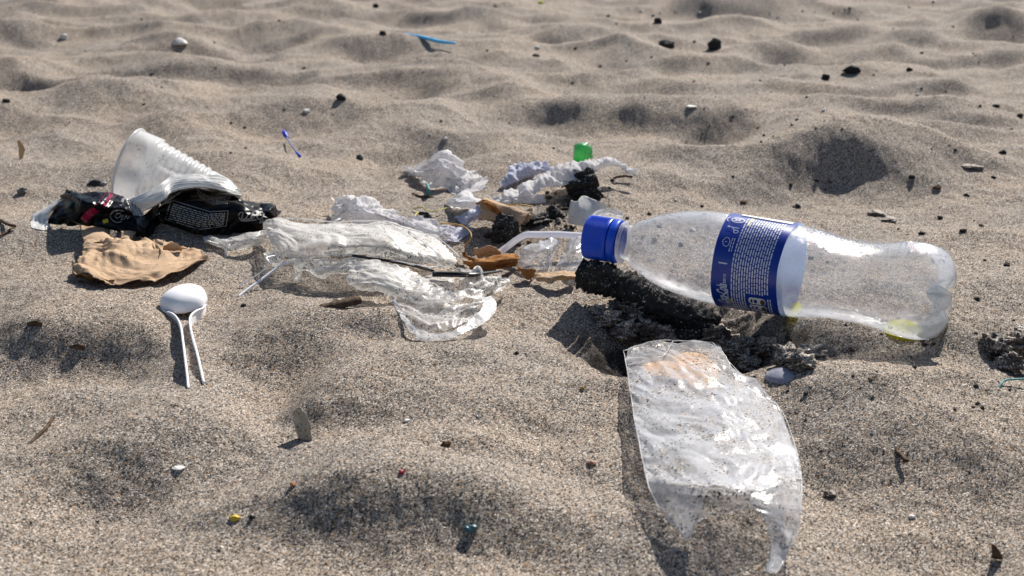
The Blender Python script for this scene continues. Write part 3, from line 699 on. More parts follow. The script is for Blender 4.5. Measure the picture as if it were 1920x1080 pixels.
def build_wrapper():
    g = G(300, 446).z
    root = thing('snack_wrapper', ptz(300, 440, g), 'crumpled glossy black snack wrapper with silver crimped seam and magenta stripe', 'wrapper')
    pr_ = [[(300,372,2.2),(340,355,2.9),(390,350,3.0),(440,360,2.7),(462,372,2.1),(490,381,1.7),(500,386,1.5)],
           [(298,392,2.0),(340,378,2.6),(390,378,2.7),(430,384,2.5),(462,392,2.4),(488,398,1.9),(499,402,1.6)],
           [(296,406,1.3),(340,405,1.6),(380,414,1.5),(425,412,1.5),(460,410,1.8),(486,414,1.4),(498,416,1.2)],
           [(296,414,.5),(335,428,.6),(375,441,.3),(425,440,.3),(465,437,.3),(490,433,.3),(497,428,.3)]]
    A = settle(sheet_pts(LZ(pr_, g), 70, 110, .0034, .026, 11, .0004, .3, .5)); pouch = obj('right_pouch', A.reshape(-1, 3), gridfaces(70, 110), M_BLACKF, root)
    fl = [[(130,357,2.5),(150,359,2.7),(190,361,2.6),(232,366,2.1)],
          [(112,378,1.5),(150,380,2.4),(195,385,2.3),(242,388,1.9)],
          [(100,400,.9),(145,402,1.4),(195,405,1.3),(254,410,1.2)],
          [(93,423,.2),(140,421,.3),(195,428,.4),(262,444,.2)]]
    B = settle(sheet_pts(LZ(fl, g), 60, 100, .0030, .024, 12, .0004, .3, .5)); flap = obj('left_flap', B.reshape(-1, 3), gridfaces(60, 100), M_BLACKF, root)
    put('tucked_end', [[(490,381,1.8),(508,380,1.8),(517,388,1.6),(523,398,1.0)], [(494,396,1.9),(508,394,2.0),(518,400,1.4),(525,405,.8)], [(496,410,1.2),(508,408,1.2),(518,409,.8),(526,409,.4)]], g, M_BLACKF, root, nr=24, nc=30, amp=.0026, scale=.012, seed=31)
    put('middle_flap', [[(248,404,1.4),(272,400,1.7),(300,378,2.0)], [(250,424,.9),(270,426,1.1),(298,405,1.3)], [(262,444,.2),(276,446,.2),(300,424,.3)]], g, M_BLACKF, root, nr=24, nc=24, amp=.0012, scale=.012, seed=32)
    crimp('crimped_seam', [[(238,376,1.9),(262,366,2.4),(298,347,3.0),(322,331,3.3),(350,328,3.4),(378,327,3.4),(410,328,3.4),(432,338,3.2),(452,358,2.7)],
        [(256,386,2.0),(276,377,2.6),(304,361,3.2),(325,345,3.6),(350,341,3.8),(378,341,3.8),(412,347,3.7),(432,353,3.4),(452,363,2.8)],
        [(268,397,1.9),(290,386,2.5),(309,374,3.1),(322,363,3.4),(350,354,3.6),(378,351,3.7),(412,358,3.5),(432,363,3.3),(452,368,2.8)]], g, root, 40, 150, 5.5, 0, .0009)
    crimp('crimped_tab', [[(228,370,1.8),(243,374,2.0),(260,375,2.2)], [(230,386,1.7),(248,390,1.7),(265,390,1.8)], [(239,398,1.3),(254,406,1.3),(271,403,1.4)]], g, root, 24, 48, 7, 1, .0007, seed=5)
    crimp('silver_lining', [[(86,389,.8),(96,382,1.3),(112,372,1.9),(128,360,2.3)], [(62,404,.4),(78,400,.8),(92,397,1.1),(108,384,1.5)], [(58,420,.1),(72,418,.2),(86,415,.4),(98,405,.6)], [(60,432,.0),(72,432,.1),(84,432,.1),(93,426,.2)]], g, root, 30, 40, 9, 1, .0004, seed=6)
    # print
    def pr(name, A, lines, w_, m, par, kind=None):
        v, f = strokes(A, lines, w_); o = obj(name, v, f, m, par, smooth=False)
        if kind: o['kind'] = kind
    pr('magenta_stripe', B, [[(206,361),(198,374),(188,386),(170,399),(156,414)]], 14, M_MAG, flap)
    pr('yellow_mark', B, [[(193,416),(203,413)]], 7, M_YEL, flap)
    pr('script_mark', B, [[(232,396),(222,394),(212,397),(207,405),(210,412),(219,417),(228,415)], [(226,400),(219,401),(216,406),(220,409),(226,405),(228,399)], [(231,404),(227,411),(232,411),(236,405)], [(237,403),(239,410),(243,405)]], 1.5, M_GREYP, flap, 'stuff')
    pr('white_bar', B, [[(234,367),(226,385)]], 5, M_GREYP, flap)
    pr('text_frame', A, [[(321,375),(394,397)], [(394,397),(428,395)], [(428,395),(424,424)], [(424,424),(374,430)], [(374,430),(310,411)], [(310,411),(321,375)]], 1.2, M_GREYP, pouch)
    rs = np.random.RandomState(8); ln = []
    for k in range(8):
        t = (k + .9) / 8.6; p0 = np.array([322 - 10 * t, 378 + 33 * t]); p1 = np.array([392 - 16 * t, 399 + 29 * t]); p2 = np.array([426 - 3 * t, 397 + 26 * t])
        s = .03
        while s < .94:
            e = min(.97, s + rs.uniform(.03, .11)); q = lambda a: p0 + (p1 - p0) * a / .66 if a < .66 else p1 + (p2 - p1) * (a - .66) / .34
            ln.append([tuple(q(s)), tuple(q(e))]); s = e + .018
    for k in range(4):
        s = 0.0
        while s < 1: e = min(1, s + rs.uniform(.08, .2)); a = np.array([368 + 2 * k, 356 + 5 * k]); b = np.array([402, 372 + 3 * k + 3]); ln.append([tuple(a + (b - a) * s), tuple(a + (b - a) * e)]); s = e + .05
        s = 0.0
        while s < 1: e = min(1, s + rs.uniform(.1, .25)); a = np.array([404, 374 + 3 * k]); b = np.array([436 - k * 3, 366 + 5 * k]); ln.append([tuple(a + (b - a) * s), tuple(a + (b - a) * e)]); s = e + .06
    pr('fine_print', A, ln, 1.7, M_GREYP, pouch, 'stuff')
    pr('script_letters', A, [[(447,404),(450,399),(456,399),(453,409),(458,411),(462,408),(466,400)], [(466,400),(462,410),(468,410),(475,399)], [(475,399),(471,411),(480,403),(483,398)], [(492,397),(486,399),(482,406),(485,411),(491,409),(495,402),(492,397)], [(448,407),(452,413),(462,414),(472,413),(481,412)], [(489,413),(487,418),(491,416),(493,411)]], 1.7, M_GREYP, pouch, 'stuff')
def build_brown_paper():
    g = G(230, 520).z
    root = thing('brown_paper', ptz(255, 500, g), 'torn crumpled brown paper napkin lying below the black wrapper', 'paper')
    put('large_piece', [[(160,452,.9),(200,448,1.3),(240,450,1.4),(280,450,1.5),(310,452,1.3),(345,463,1.0)],
        [(153,474,1.0),(195,470,1.5),(240,470,1.7),(285,472,1.6),(325,477,1.1),(380,477,.5)],
        [(144,494,1.1),(190,500,1.5),(240,505,1.5),(285,508,1.2),(325,500,.9),(384,483,.6)],
        [(138,509,1.2),(180,520,1.5),(222,528,1.2),(275,527,.9),(310,522,.9),(384,486,.5)]], g, M_BROWN, root, nr=90, nc=140, amp=.0036, scale=.027, seed=29, fl=.55, lateral=.25, edge=.0022, solid=.00025)
    put('folded_under', [[(138,510,1.1),(180,521,1.4),(215,528,1.1)], [(142,516,.5),(176,524,.7),(205,529,.6)], [(150,521,.1),(176,530,.1),(200,533,.1)]], g, M_BROWN2, root, nr=20, nc=40, amp=.002, scale=.014, seed=22, edge=.0008, solid=.0002)
    put('top_strip', [[(148,412,.3),(168,410,.5),(190,415,.5)], [(153,436,.5),(175,432,.8),(203,438,.7)], [(160,458,.9),(185,455,1.1),(215,455,1.1)]], g, M_BROWN, root, nr=30, nc=30, amp=.0012, scale=.02, seed=23, edge=.0008, solid=.0002)
    put('torn_scrap', [[(226,433,.9),(240,432,1.0),(256,435,.9)], [(226,455,.5),(238,452,.7),(247,450,.6)]], g, M_BROWN, root, nr=16, nc=20, amp=.0012, scale=.012, seed=24, edge=.0008, solid=.0002)
    put('raised_flap', [[(262,446,.9),(286,450,1.3),(308,449,2.0)], [(268,462,1.3),(290,466,1.5),(302,476,1.6)]], g, M_BROWN, root, nr=20, nc=28, amp=.0016, scale=.014, seed=25, edge=.0006, solid=.0002)
    put('ragged_fold', [[(305,462,1.4),(325,455,1.9),(341,468,1.5)], [(300,470,1.1),(322,470,1.2),(338,474,1.0)]], g, M_BROWN, root, nr=16, nc=28, amp=.0016, scale=.012, seed=26, edge=.0006, solid=.0002)
def build_spoon():
    g = G(345, 592).z; c = W(343, 579, .15, g); s = pxscale(c)
    root = thing('plastic_spoon', tuple(c), 'white plastic spoon lying upside down, its handle half buried in sand', 'spoon')
    n, na = 26, 72; vs = []; ang = R(-3); ca, sa = math.cos(ang), math.sin(ang)
    for i in range(n):
        ph = math.pi / 2 * i / (n - 1)                         # 0 top .. rim
        for j in range(na):
            a = 2 * math.pi * j / na; x = 39.5 / s * math.sin(ph) * math.cos(a); y = math.sin(ph) * math.sin(a) * (.024 if math.sin(a) > 0 else .013)
            if math.sin(a) < 0: x *= 1 - .25 * (-math.sin(a)) ** 2 * 1
            z = .0105 * math.cos(ph) ** .8 + .003
            if i == n - 1: x *= 1.03; y *= 1.03; z -= .0008
            vs.append(c + Vector((x * ca - y * sa, x * sa + y * ca, z)))
    bowl = obj('bowl', vs, gridfaces(n, na, True) + [tuple(range(na))], M_WHITE, root); m_ = bowl.modifiers.new('thickness', 'SOLIDIFY'); m_.thickness = .0009; m_.offset = -1
    def wall(pts):
        top = [W(x, y, z, g) for x, y, z in pts]; top = cr(np.array([tuple(p) for p in top]), 60); v1, f1 = tube(top, [.0008] * 60, 8)
        lo = top - np.array([0, 0, .012]); vs = np.concatenate([top, lo]); k = 60; f = [(i, i + 1, k + i + 1, k + i) for i in range(k - 1)]
        return [(v1, f1), (vs, f)], top
    a, ta = wall([(300,577,.35),(309,584,.5),(322,588,.65),(332,597,.7),(339,613,.75),(343,640,.75),(347,672,.7),(351,705,.65),(353,729,.4)])
    b, tb = wall([(386,570,.35),(380,578,.5),(368,583,.6),(358,592,.7),(356,606,.75),(361,632,.65),(369,660,.65),(376,690,.55),(382,718,.35)])
    floor = (np.concatenate([ta - np.array([0, 0, .0122]), tb - np.array([0, 0, .0122])]), [(i, i + 1, 61 + i, 60 + i) for i in range(59)])
    v, f = merge(a + b + [floor]); h = obj('handle', v, f, M_WHITE, root, smooth=True)
def build_bag():
    g = G(600, 545).z
    root = thing('clear_plastic_bag', ptz(700, 520, g), 'large crumpled clear plastic bag with torn handle loop sprawled over the sand', 'bag')
    put('puffed_body', [[(494,420,1.4),(512,409,1.9),(548,414,2.0),(605,418,1.8),(655,416,1.9),(709,415,1.9),(765,430,1.5),(815,446,1.0)],
        [(497,436,1.8),(520,430,2.5),(555,436,2.8),(605,436,2.9),(660,436,3.0),(715,436,2.9),(775,452,2.3),(838,466,1.2)],
        [(508,455,1.9),(530,456,2.6),(560,460,2.9),(605,458,3.1),(660,458,3.0),(715,460,2.8),(775,475,2.1),(858,484,1.0)],
        [(518,472,1.6),(532,480,2.1),(560,484,2.3),(605,482,2.3),(655,479,2.2),(705,480,2.0),(780,493,1.5),(848,501,.6)]], g, M_BAG, root, nr=90, nc=190, amp=.0022, scale=.030, seed=41, fl=.45, edge=.001)
    put('lower_layer', [[(540,486,1.9),(600,486,2.1),(660,483,2.0),(720,486,1.7)], [(556,500,1.4),(590,508,1.4),(645,505,1.6),(715,502,1.3)], [(575,508,.9),(600,520,.7),(640,516,.9),(705,515,.9)]], g, M_BAG, root, nr=50, nc=100, amp=.0035, scale=.018, seed=42, fl=.45, edge=.002)
    put('hanging_corner', [[(550,490,1.8),(562,492,1.8),(572,492,1.7)], [(552,506,1.0),(560,508,1.0),(567,507,1.0)], [(553,524,.1),(557,528,.1),(561,524,.1)]], g, M_BAG, root, nr=26, nc=20, amp=.0015, scale=.01, seed=43, edge=.0008)
    put('left_knot', [[(494,474,1.7),(515,468,1.9),(530,474,2.0)], [(500,486,1.2),(515,488,1.4),(530,490,1.5)], [(508,494,.6),(516,500,.6),(524,504,.7)]], g, M_BAG, root, nr=26, nc=30, amp=.002, scale=.01, seed=44, edge=.001)
    g2 = G(790, 600).z
    put('spread_fold', [[(655,496,1.3),(700,492,1.5),(750,500,1.4),(800,512,1.0),(850,520,.8)], [(654,512,1.2),(690,508,1.6),(735,512,1.7),(785,525,1.3),(850,535,.8)],
        [(654,532,.7),(690,528,1.3),(735,534,1.5),(785,548,1.1),(850,556,.5)], [(664,540,.3),(700,543,.6),(740,556,.7),(785,572,.5),(848,568,.2)]], g2, M_BAG, root, nr=60, nc=110, amp=.0034, scale=.024, seed=45, fl=.45, edge=.002)
    put('sandy_fold', [[(735,545,.8),(780,548,.9),(850,548,.9),(910,535,.7)], [(742,572,.6),(785,578,.6),(850,575,.7),(912,562,.6)], [(755,600,.3),(795,618,.3),(850,612,.4),(900,590,.3)]], g2, M_BAGC, root, nr=50, nc=90, amp=.0025, scale=.020, seed=46, fl=.45, edge=.001)
    put('handle_loop', [[(731,553,.7),(750,592,.5),(772,624,.3),(790,640,.2),(822,637,.3),(852,632,.4),(880,620,.5),(906,606,.6),(926,588,.7),(931,572,.7),(922,554,.7)],
        [(738,556,.8),(757,588,.6),(779,612,.5),(798,622,.5),(822,624,.5),(848,621,.6),(868,610,.7),(886,594,.8),(900,582,.9),(906,570,.9),(906,558,.8)]], g2, M_LOOP, root, nr=14, nc=130, amp=.0010, scale=.012, seed=47, edge=.0008)
    put('right_scrap', [[(862,508,.9),(890,506,1.3),(925,512,1.1),(960,518,.6)], [(858,524,.9),(885,526,1.2),(920,530,1.0),(952,534,.5)], [(850,548,.4),(880,552,.5),(915,550,.5),(940,545,.3)]], g2, M_BAG, root, nr=44, nc=70, amp=.0040, scale=.016, seed=48, fl=.45, edge=.002)
    put('twisted_shred', [[(660,480,1.4),(720,500,1.3),(790,530,1.0),(860,556,.6)], [(664,492,1.2),(720,514,1.2),(790,545,.8),(856,564,.4)]], g2, M_BAG, root, nr=16, nc=90, amp=.003, scale=.012, seed=49, edge=.001)
    # thick folded seams that read as white creases
    parts = []
    for k, ln in enumerate([[(494,420,1.6),(548,410,2.2),(640,416,2.1),(709,414,2.2),(770,430,1.8),(822,447,1.3),(864,484,.9)], [(542,490,1.9),(620,488,2.2),(700,484,2.0),(790,498,1.6),(846,502,.8)],
        [(716,424,2.6),(740,452,2.4),(770,470,2.1),(800,480,1.9),(830,500,1.2)], [(760,428,1.9),(800,458,2.0),(838,490,1.2)], [(654,530,.9),(700,520,1.7),(745,540,1.6),(790,576,.8)]]):
        p = cr(np.array([tuple(W(a, b, c, g)) for a, b, c in ln]), 60); p = p + np.stack([noise(np.arange(60) / 5., np.full(60, k * 3.), 5 + j) for j in range(3)], 1) * .0009
        parts.append(tube(p, [.00035 + .0003 * abs(math.sin(i * .31 + k)) for i in range(60)], 5))
    v, f = merge(parts); obj('folded_seams', v, f, M_LOOP, root)['kind'] = 'stuff'
def build_strips():
    g = G(448, 556).z
    for nm, ln, rr, lb in (('plastic_strip', [(553,492,1.6),(536,493,1.7),(520,502,1.3),(490,524,.7),(462,544,.25),(447,556,.0)], .0013, 'thicker of two bent white plastic strips poking out under the clear bag'),
                       ('plastic_strip', [(520,478,1.7),(500,483,1.9),(503,492,1.7),(490,510,1.0),(468,524,.5),(448,536,.1)], .0007, 'thin hair-like white plastic strip curling out beside the thicker one')):
        v, f = tube([W(a, b, c, g) for a, b, c in ln], rr, 8, 50, flat=.6)
        tag(obj(nm, v, f, M_WHITE), lb, 'plastic strip')
def build_knife():
    g = G(860, 530).z
    P = [W(811,514,2.1,g), W(850,514,2.1,g), W(882,515,2.0,g), W(902,513,1.8,g), W(940,508,1.2,g)]
    v, f = tube(P, [.0032, .0033, .0030, .0022, .0012], 8, 30, flat=.55)
    rib1 = tube([W(818,511,2.3,g), W(880,512,2.25,g)], .0004, 6, 8); rib2 = tube([W(818,516,2.2,g), W(880,518,2.15,g)], .0004, 6, 8)
    root = thing('plastic_knife', tuple(P[0]), 'black plastic knife handle lying between the clear bag and scorched leaf', 'knife')
    obj('handle', v, f, M_BLACKP, root); obj('rib', *rib1, M_BLACKP, root); obj('rib', *rib2, M_BLACKP, root)
    v, f = tube([W(660,479,2.3,g), W(720,488,1.9,g), W(770,497,1.5,g), W(812,508,2.0,g)], .0011, 8, 40)
    tag(obj('black_straw', v, f, M_BLACKP), 'thin dark straw running inside the clear bag towards the black knife', 'straw')
def one(name, rows, m, label, cat, at, **k):
    return tag(put(name, rows, G(*at).z, m, **k), label, cat)
def build_tissues():
    one('tissue', [[(631,378,1.2),(650,370,1.9),(676,367,2.1),(702,371,2.0),(722,392,1.4),(755,412,1.0),(790,417,.9),(832,422,.6)], [(624,392,1.0),(650,384,2.0),(676,383,2.4),(706,388,2.1),(735,402,1.5),(765,418,1.2),(800,426,1.0),(835,430,.6)],
        [(625,406,.5),(650,402,1.3),(676,402,1.7),(708,406,1.4),(740,416,1.1),(775,430,.9),(812,438,.7),(842,440,.4)], [(628,418,.1),(652,418,.3),(680,420,.4),(712,424,.3),(745,430,.3),(785,442,.3),(825,447,.2),(850,448,.1)]],
        M_TISSUE, 'long wadded white tissue lying behind the clear plastic bag', 'tissue', (660, 420), nr=80, nc=150, amp=.0050, scale=.016, seed=61, fl=.6, edge=.0035)
    one('tissue', [[(757,317,.3),(790,312,.9),(808,296,2.0),(832,287,2.6),(850,296,2.2),(866,316,1.2),(890,326,.7)], [(770,324,.3),(792,322,1.0),(812,312,2.2),(832,306,2.8),(852,316,2.1),(870,332,1.1),(900,330,.8)],
        [(785,334,.1),(800,336,.6),(818,332,1.2),(835,334,1.3),(852,342,.9),(872,352,.6),(910,336,.6)], [(792,341,.0),(806,344,.1),(820,348,.2),(838,354,.2),(850,368,.1),(876,366,.1),(908,356,.1)]],
        M_TISSUE, 'peaked white tissue with fluted folds at the back of the litter', 'tissue', (830, 356), nr=80, nc=120, amp=.0052, scale=.015, seed=62, fl=.6, edge=.0035)
    one('tissue', [[(838,378,.3),(856,366,1.1),(880,362,1.2),(902,376,.6)], [(836,384,.2),(856,378,1.2),(880,376,1.3),(904,384,.5)], [(840,390,.0),(858,390,.1),(882,390,.1),(902,390,.0)]],
        M_TISSUE, 'small rounded lump of white tissue beside the brown paper roll', 'tissue', (868, 391), nr=40, nc=60, amp=.0022, scale=.014, seed=63, fl=.6, edge=.002)
    one('tissue', [[(920,379,.4),(945,366,.9),(978,345,1.3),(1020,325,1.6),(1073,308,2.2),(1112,294,2.7),(1140,292,2.7),(1160,298,2.3),(1188,320,1.4)], [(926,383,.4),(952,372,.9),(988,354,1.4),(1030,336,1.8),(1076,320,2.3),(1114,307,2.7),(1142,302,2.6),(1162,306,2.1),(1192,328,1.2)],
        [(932,386,.2),(960,378,.6),(995,364,1.0),(1040,350,1.3),(1086,338,1.6),(1113,322,2.0),(1145,312,2.0),(1164,314,1.7),(1190,330,1.1)]],
        M_TISSUE, 'longest white tissue, twisted up to the right over the dark clod', 'tissue', (1010, 362), nr=70, nc=170, amp=.0052, scale=.018, seed=64, fl=.6, edge=.0035)
    one('tissue', [[(946,330,.5),(972,307,1.2),(1003,305,1.3),(1036,316,.9)], [(944,342,.4),(975,320,1.2),(1008,314,1.3),(1040,320,.9)], [(948,354,.0),(980,336,.4),(1012,328,.5),(1040,326,.5)]],
        M_TISSUE2, 'curled bluish tissue end left of the longest twisted tissue', 'tissue', (990, 345), nr=44, nc=80, amp=.004, scale=.013, seed=65, fl=.6, edge=.003)
    one('tissue', [[(958,374,.4),(975,367,.7),(1000,365,.9),(1020,366,.5)], [(958,382,.0),(978,382,.1),(1003,382,.1),(1021,380,.0)]],
        M_TISSUE, 'little crumpled tissue scrap right above the tan paper roll', 'tissue', (990, 383), nr=24, nc=50, amp=.0035, scale=.01, seed=66, fl=.6, edge=.003)
    one('tissue', [[(862,404,.3),(885,392,1.1),(912,384,1.5),(934,388,1.4),(940,400,1.1)], [(862,414,.2),(885,404,1.2),(912,398,1.6),(932,402,1.4),(938,412,1.0)], [(870,424,.0),(888,420,.3),(912,418,.5),(930,420,.3),(936,424,.1)]],
        M_TISSUE2, 'shaded lavender tissue tucked in front of the tan paper roll', 'tissue', (900, 424), nr=50, nc=80, amp=.0045, scale=.013, seed=67, fl=.6, edge=.003)
    one('tissue', [[(800,428,.4),(830,422,.7),(858,428,.6),(880,424,.3)], [(802,440,.2),(830,438,.5),(858,442,.4),(880,438,.2)], [(812,452,.0),(835,454,.1),(856,455,.1),(872,450,.0)]],
        M_TISSUE2, 'flat thin tissue shred under the amber fibre arc', 'tissue', (840, 455), nr=36, nc=60, amp=.0028, scale=.012, seed=68, fl=.6, edge=.0035)
    g = G(868, 358).z
def build_papers():
    g = G(955, 425).z
    root = thing('paper_roll', ptz(945, 410, g), 'loosely rolled tan paper with scorched brown mouth among the tissues', 'paper')
    c0 = W(908, 396, 1.2, g); c1 = W(985, 414, .9, g); ax = (c1 - c0); L_ = ax.length; ax.normalize(); up = Vector((0, 0, 1)); up = (up - up.dot(ax) * ax).normalized(); sd = up.cross(ax)
    vs = []; n, na = 40, 50
    for i in range(n):
        t = i / (n - 1); r = .0098 - .003 * t
        for j in range(na):
            a = -1.9 + 4.4 * j / (na - 1); rr = r * (1 + .10 * math.sin(3 * a + t * 2)) + .001 * float(_NZ(t * 4, a * 2))
            e = (.004 * float(_NZ(a * 3, 5))) * (1 if i in (0, n - 1) else 0)
            vs.append(c0 + ax * (L_ * t + e + .006 * math.cos(a) * (t - .5)) + (up * math.cos(a) + sd * math.sin(a)) * rr)
    obj('roll', vs, gridfaces(n, na), M_BROWN, root, True, .0004)
    put('scorched_edge', [[(893,381,1.7),(908,374,2.3),(925,382,2.3)], [(900,388,1.5),(915,384,2.2),(935,392,2.0)], [(920,402,1.0),(930,400,1.5),(941,408,1.2)]], g, M_BROWN2, root, nr=24, nc=30, amp=.001, scale=.01, seed=71, edge=.0012, solid=.0004)
    g = G(940, 510).z
    one('scorched_leaf', [[(868,490,.4),(895,486,1.3),(930,480,1.7),(955,476,1.8),(973,482,1.2)], [(873,497,.3),(900,495,1.5),(935,491,1.8),(958,487,1.7),(974,488,1.0)], [(880,503,.1),(905,505,.4),(935,503,.5),(958,499,.5),(970,495,.3)]],
        M_BROWN2, 'rust brown scorched paper curl right above the black knife', 'paper', (920, 508), nr=40, nc=70, amp=.0014, scale=.014, seed=72, edge=.0018, solid=.0004)
    one('scorched_leaf', [[(887,466,1.2),(905,463,1.8),(925,464,1.7),(941,470,1.1)], [(890,474,.9),(908,474,1.2),(926,473,1.2),(942,478,.8)], [(895,485,.2),(910,482,.4),(928,480,.4),(940,484,.2)]],
        M_BROWN, 'small tan paper curl under the lower end of the white straw', 'paper', (905, 488), nr=30, nc=44, amp=.0022, scale=.010, seed=73, edge=.0012, solid=.0004)
    one('scorched_leaf', [[(866,474,1.0),(872,472,1.0),(878,482,.9),(900,488,.8)], [(868,480,.6),(876,484,.5),(886,492,.4),(902,496,.3)]],
        M_BROWN2, 'narrow curled brown paper edge at the right tip of the clear bag', 'paper', (880, 496), nr=16, nc=44, amp=.0012, scale=.01, seed=74, edge=.0008, solid=.0004)
    one('scorched_leaf', [[(1006,515,.5),(1030,510,.9),(1055,510,1.0),(1084,514,.6)], [(1003,521,.5),(1030,519,1.0),(1058,517,1.1),(1083,518,.8)], [(1012,527,.2),(1032,531,.6),(1052,527,.5),(1078,524,.3)]],
        M_BROWN, 'flat brown paper strip left of the charred log end', 'paper', (1030, 534), nr=30, nc=70, amp=.0014, scale=.014, seed=75, edge=.0016, solid=.0004)
    one('scorched_leaf', [[(972,500,.9),(986,504,1.1),(1004,506,.9)], [(976,512,.5),(988,516,.6),(1003,514,.5)], [(986,524,.0),(996,524,.1),(1002,522,.1)]],
        M_BROWN2, 'jagged rust coloured paper scrap between the knife and paper strip', 'paper', (990, 526), nr=20, nc=30, amp=.003, scale=.009, seed=76, edge=.0012, solid=.0004)
    one('card_fragment', [[(1070,375,2.0),(1082,378,2.2),(1092,368,2.4),(1112,374,2.2),(1138,386,1.8)], [(1067,396,1.3),(1082,398,1.4),(1096,396,1.5),(1116,396,1.4),(1134,398,1.2)], [(1065,418,.3),(1080,421,.4),(1096,424,.4),(1108,422,.4),(1120,420,.3)]],
        M_CUPB, 'torn off-white card piece standing behind the blue bottle cap', 'card', (1085, 426), nr=34, nc=50, amp=.0008, scale=.02, seed=77, edge=.0006, solid=.0006)
    one('plastic_scrap', [[(1104,408,1.2),(1118,396,2.0),(1140,390,2.2),(1160,394,1.9),(1170,404,1.4)], [(1106,416,.8),(1122,410,1.4),(1140,406,1.5),(1156,408,1.3),(1166,414,.9)], [(1112,426,.1),(1125,424,.2),(1140,422,.2),(1154,424,.1),(1162,424,.1)]],
        M_CELLO, 'small clear domed plastic scrap hidden behind the bottle neck', 'plastic scrap', (1135, 426), nr=34, nc=50, amp=.0012, scale=.012, seed=78)
    one('cellophane', [[(990,462,1.1),(1010,452,1.7),(1035,448,1.8),(1052,452,1.2)], [(974,478,.7),(1000,470,1.6),(1030,466,1.7),(1042,470,1.0)], [(970,494,.3),(1000,488,.9),(1028,484,1.0),(1036,488,.8)], [(975,505,.1),(1005,506,.3),(1028,504,.3),(1040,502,.2)]],
        M_CELLO, 'shiny clear cellophane scrap under the bent white straw', 'cellophane', (1000, 508), nr=44, nc=50, amp=.0026, scale=.014, seed=79, edge=.0012)
    one('cellophane', [[(1066,452,1.5),(1080,444,2.2),(1095,446,2.2),(1100,455,2.0)], [(1056,476,1.0),(1076,472,1.8),(1092,474,1.9),(1100,480,1.8)], [(1044,496,.7),(1068,494,1.1),(1084,496,1.3),(1088,500,1.0)], [(1036,510,.2),(1060,512,.4),(1080,512,.5),(1088,510,.5)]],
        M_CELLO, 'milky cellophane scrap hanging below the blue bottle cap', 'cellophane', (1060, 515), nr=44, nc=50, amp=.0022, scale=.016, seed=80, edge=.0012)
    one('plastic_scrap', [[(378,441,.6),(400,444,.7),(425,447,.8),(450,443,1.1),(475,436,1.3),(500,430,1.3)], [(384,450,.5),(404,454,.7),(428,456,.8),(452,453,1.0),(476,448,1.1),(498,442,1.0)], [(400,460,.1),(415,464,.3),(426,470,.3),(448,468,.3),(472,464,.3),(492,456,.3)]],
        M_BAG, 'milky plastic shred between the black wrapper and clear bag', 'plastic scrap', (430, 470), nr=34, nc=90, amp=.0016, scale=.014, seed=81, edge=.0012)
    one('plastic_scrap', [[(418,458,.5),(425,456,.6),(433,458,.5)], [(421,470,.3),(424,470,.3),(428,470,.3)], [(421,484,.0),(423,485,.0),(425,484,.0)]],
        M_LOOP, 'white pointed plastic tip hanging off the shred left of the bag', 'plastic scrap', (423, 486), nr=16, nc=12, amp=.0004, scale=.01, seed=82)
    # leaning bent straw
    g = G(940, 474).z
    v, f = tube([W(940,471,.5,g), W(952,462,.8,g), W(968,450,1.4,g), W(980,443,1.8,g), W(990,440,2.0,g), W(1010,440,2.0,g), W(1050,440,2.0,g), W(1100,443,1.9,g)], .0026, 16, 70, cap=False)
    tag(obj('bent_straw', v, f, film('straw_plastic', .96, .25, (.86, .86, .92), .04, 40, 0, .05)), 'bent white drinking straw reaching towards the blue bottle cap', 'straw')
CLODS = ['rounded brown clod on the left rim of the pit, upper of the lit pair', 'rounded brown clod on the left rim of the pit, lower of the lit pair', 'dark clod in front of the charred log, right of the lit pair',
    'clod directly below the charred log near its left end', 'smallest clod at the far left rim of the pit', 'clod touching the top right edge of the food bag', 'lowest clod on the right edge of the food bag',
    'clod above the top right corner of the food bag', 'round clod in the pit, between food bag and smooth hollow', 'clod in the middle of the row right of the food bag', 'large rough clod just above the mussel shell, left one',
    'large rough clod just above the mussel shell, right one', 'lower clod squeezed against the mussel shell top', 'dark clod deep in the pit above the food bag', 'clod half hidden in the black pit, left', 'clod half hidden in the black pit, right',
    'clod at the right border, leftmost of the cluster', 'biggest clod at the right border', 'lowest clod of the cluster at the right border', 'topmost clod of the cluster at the right border']
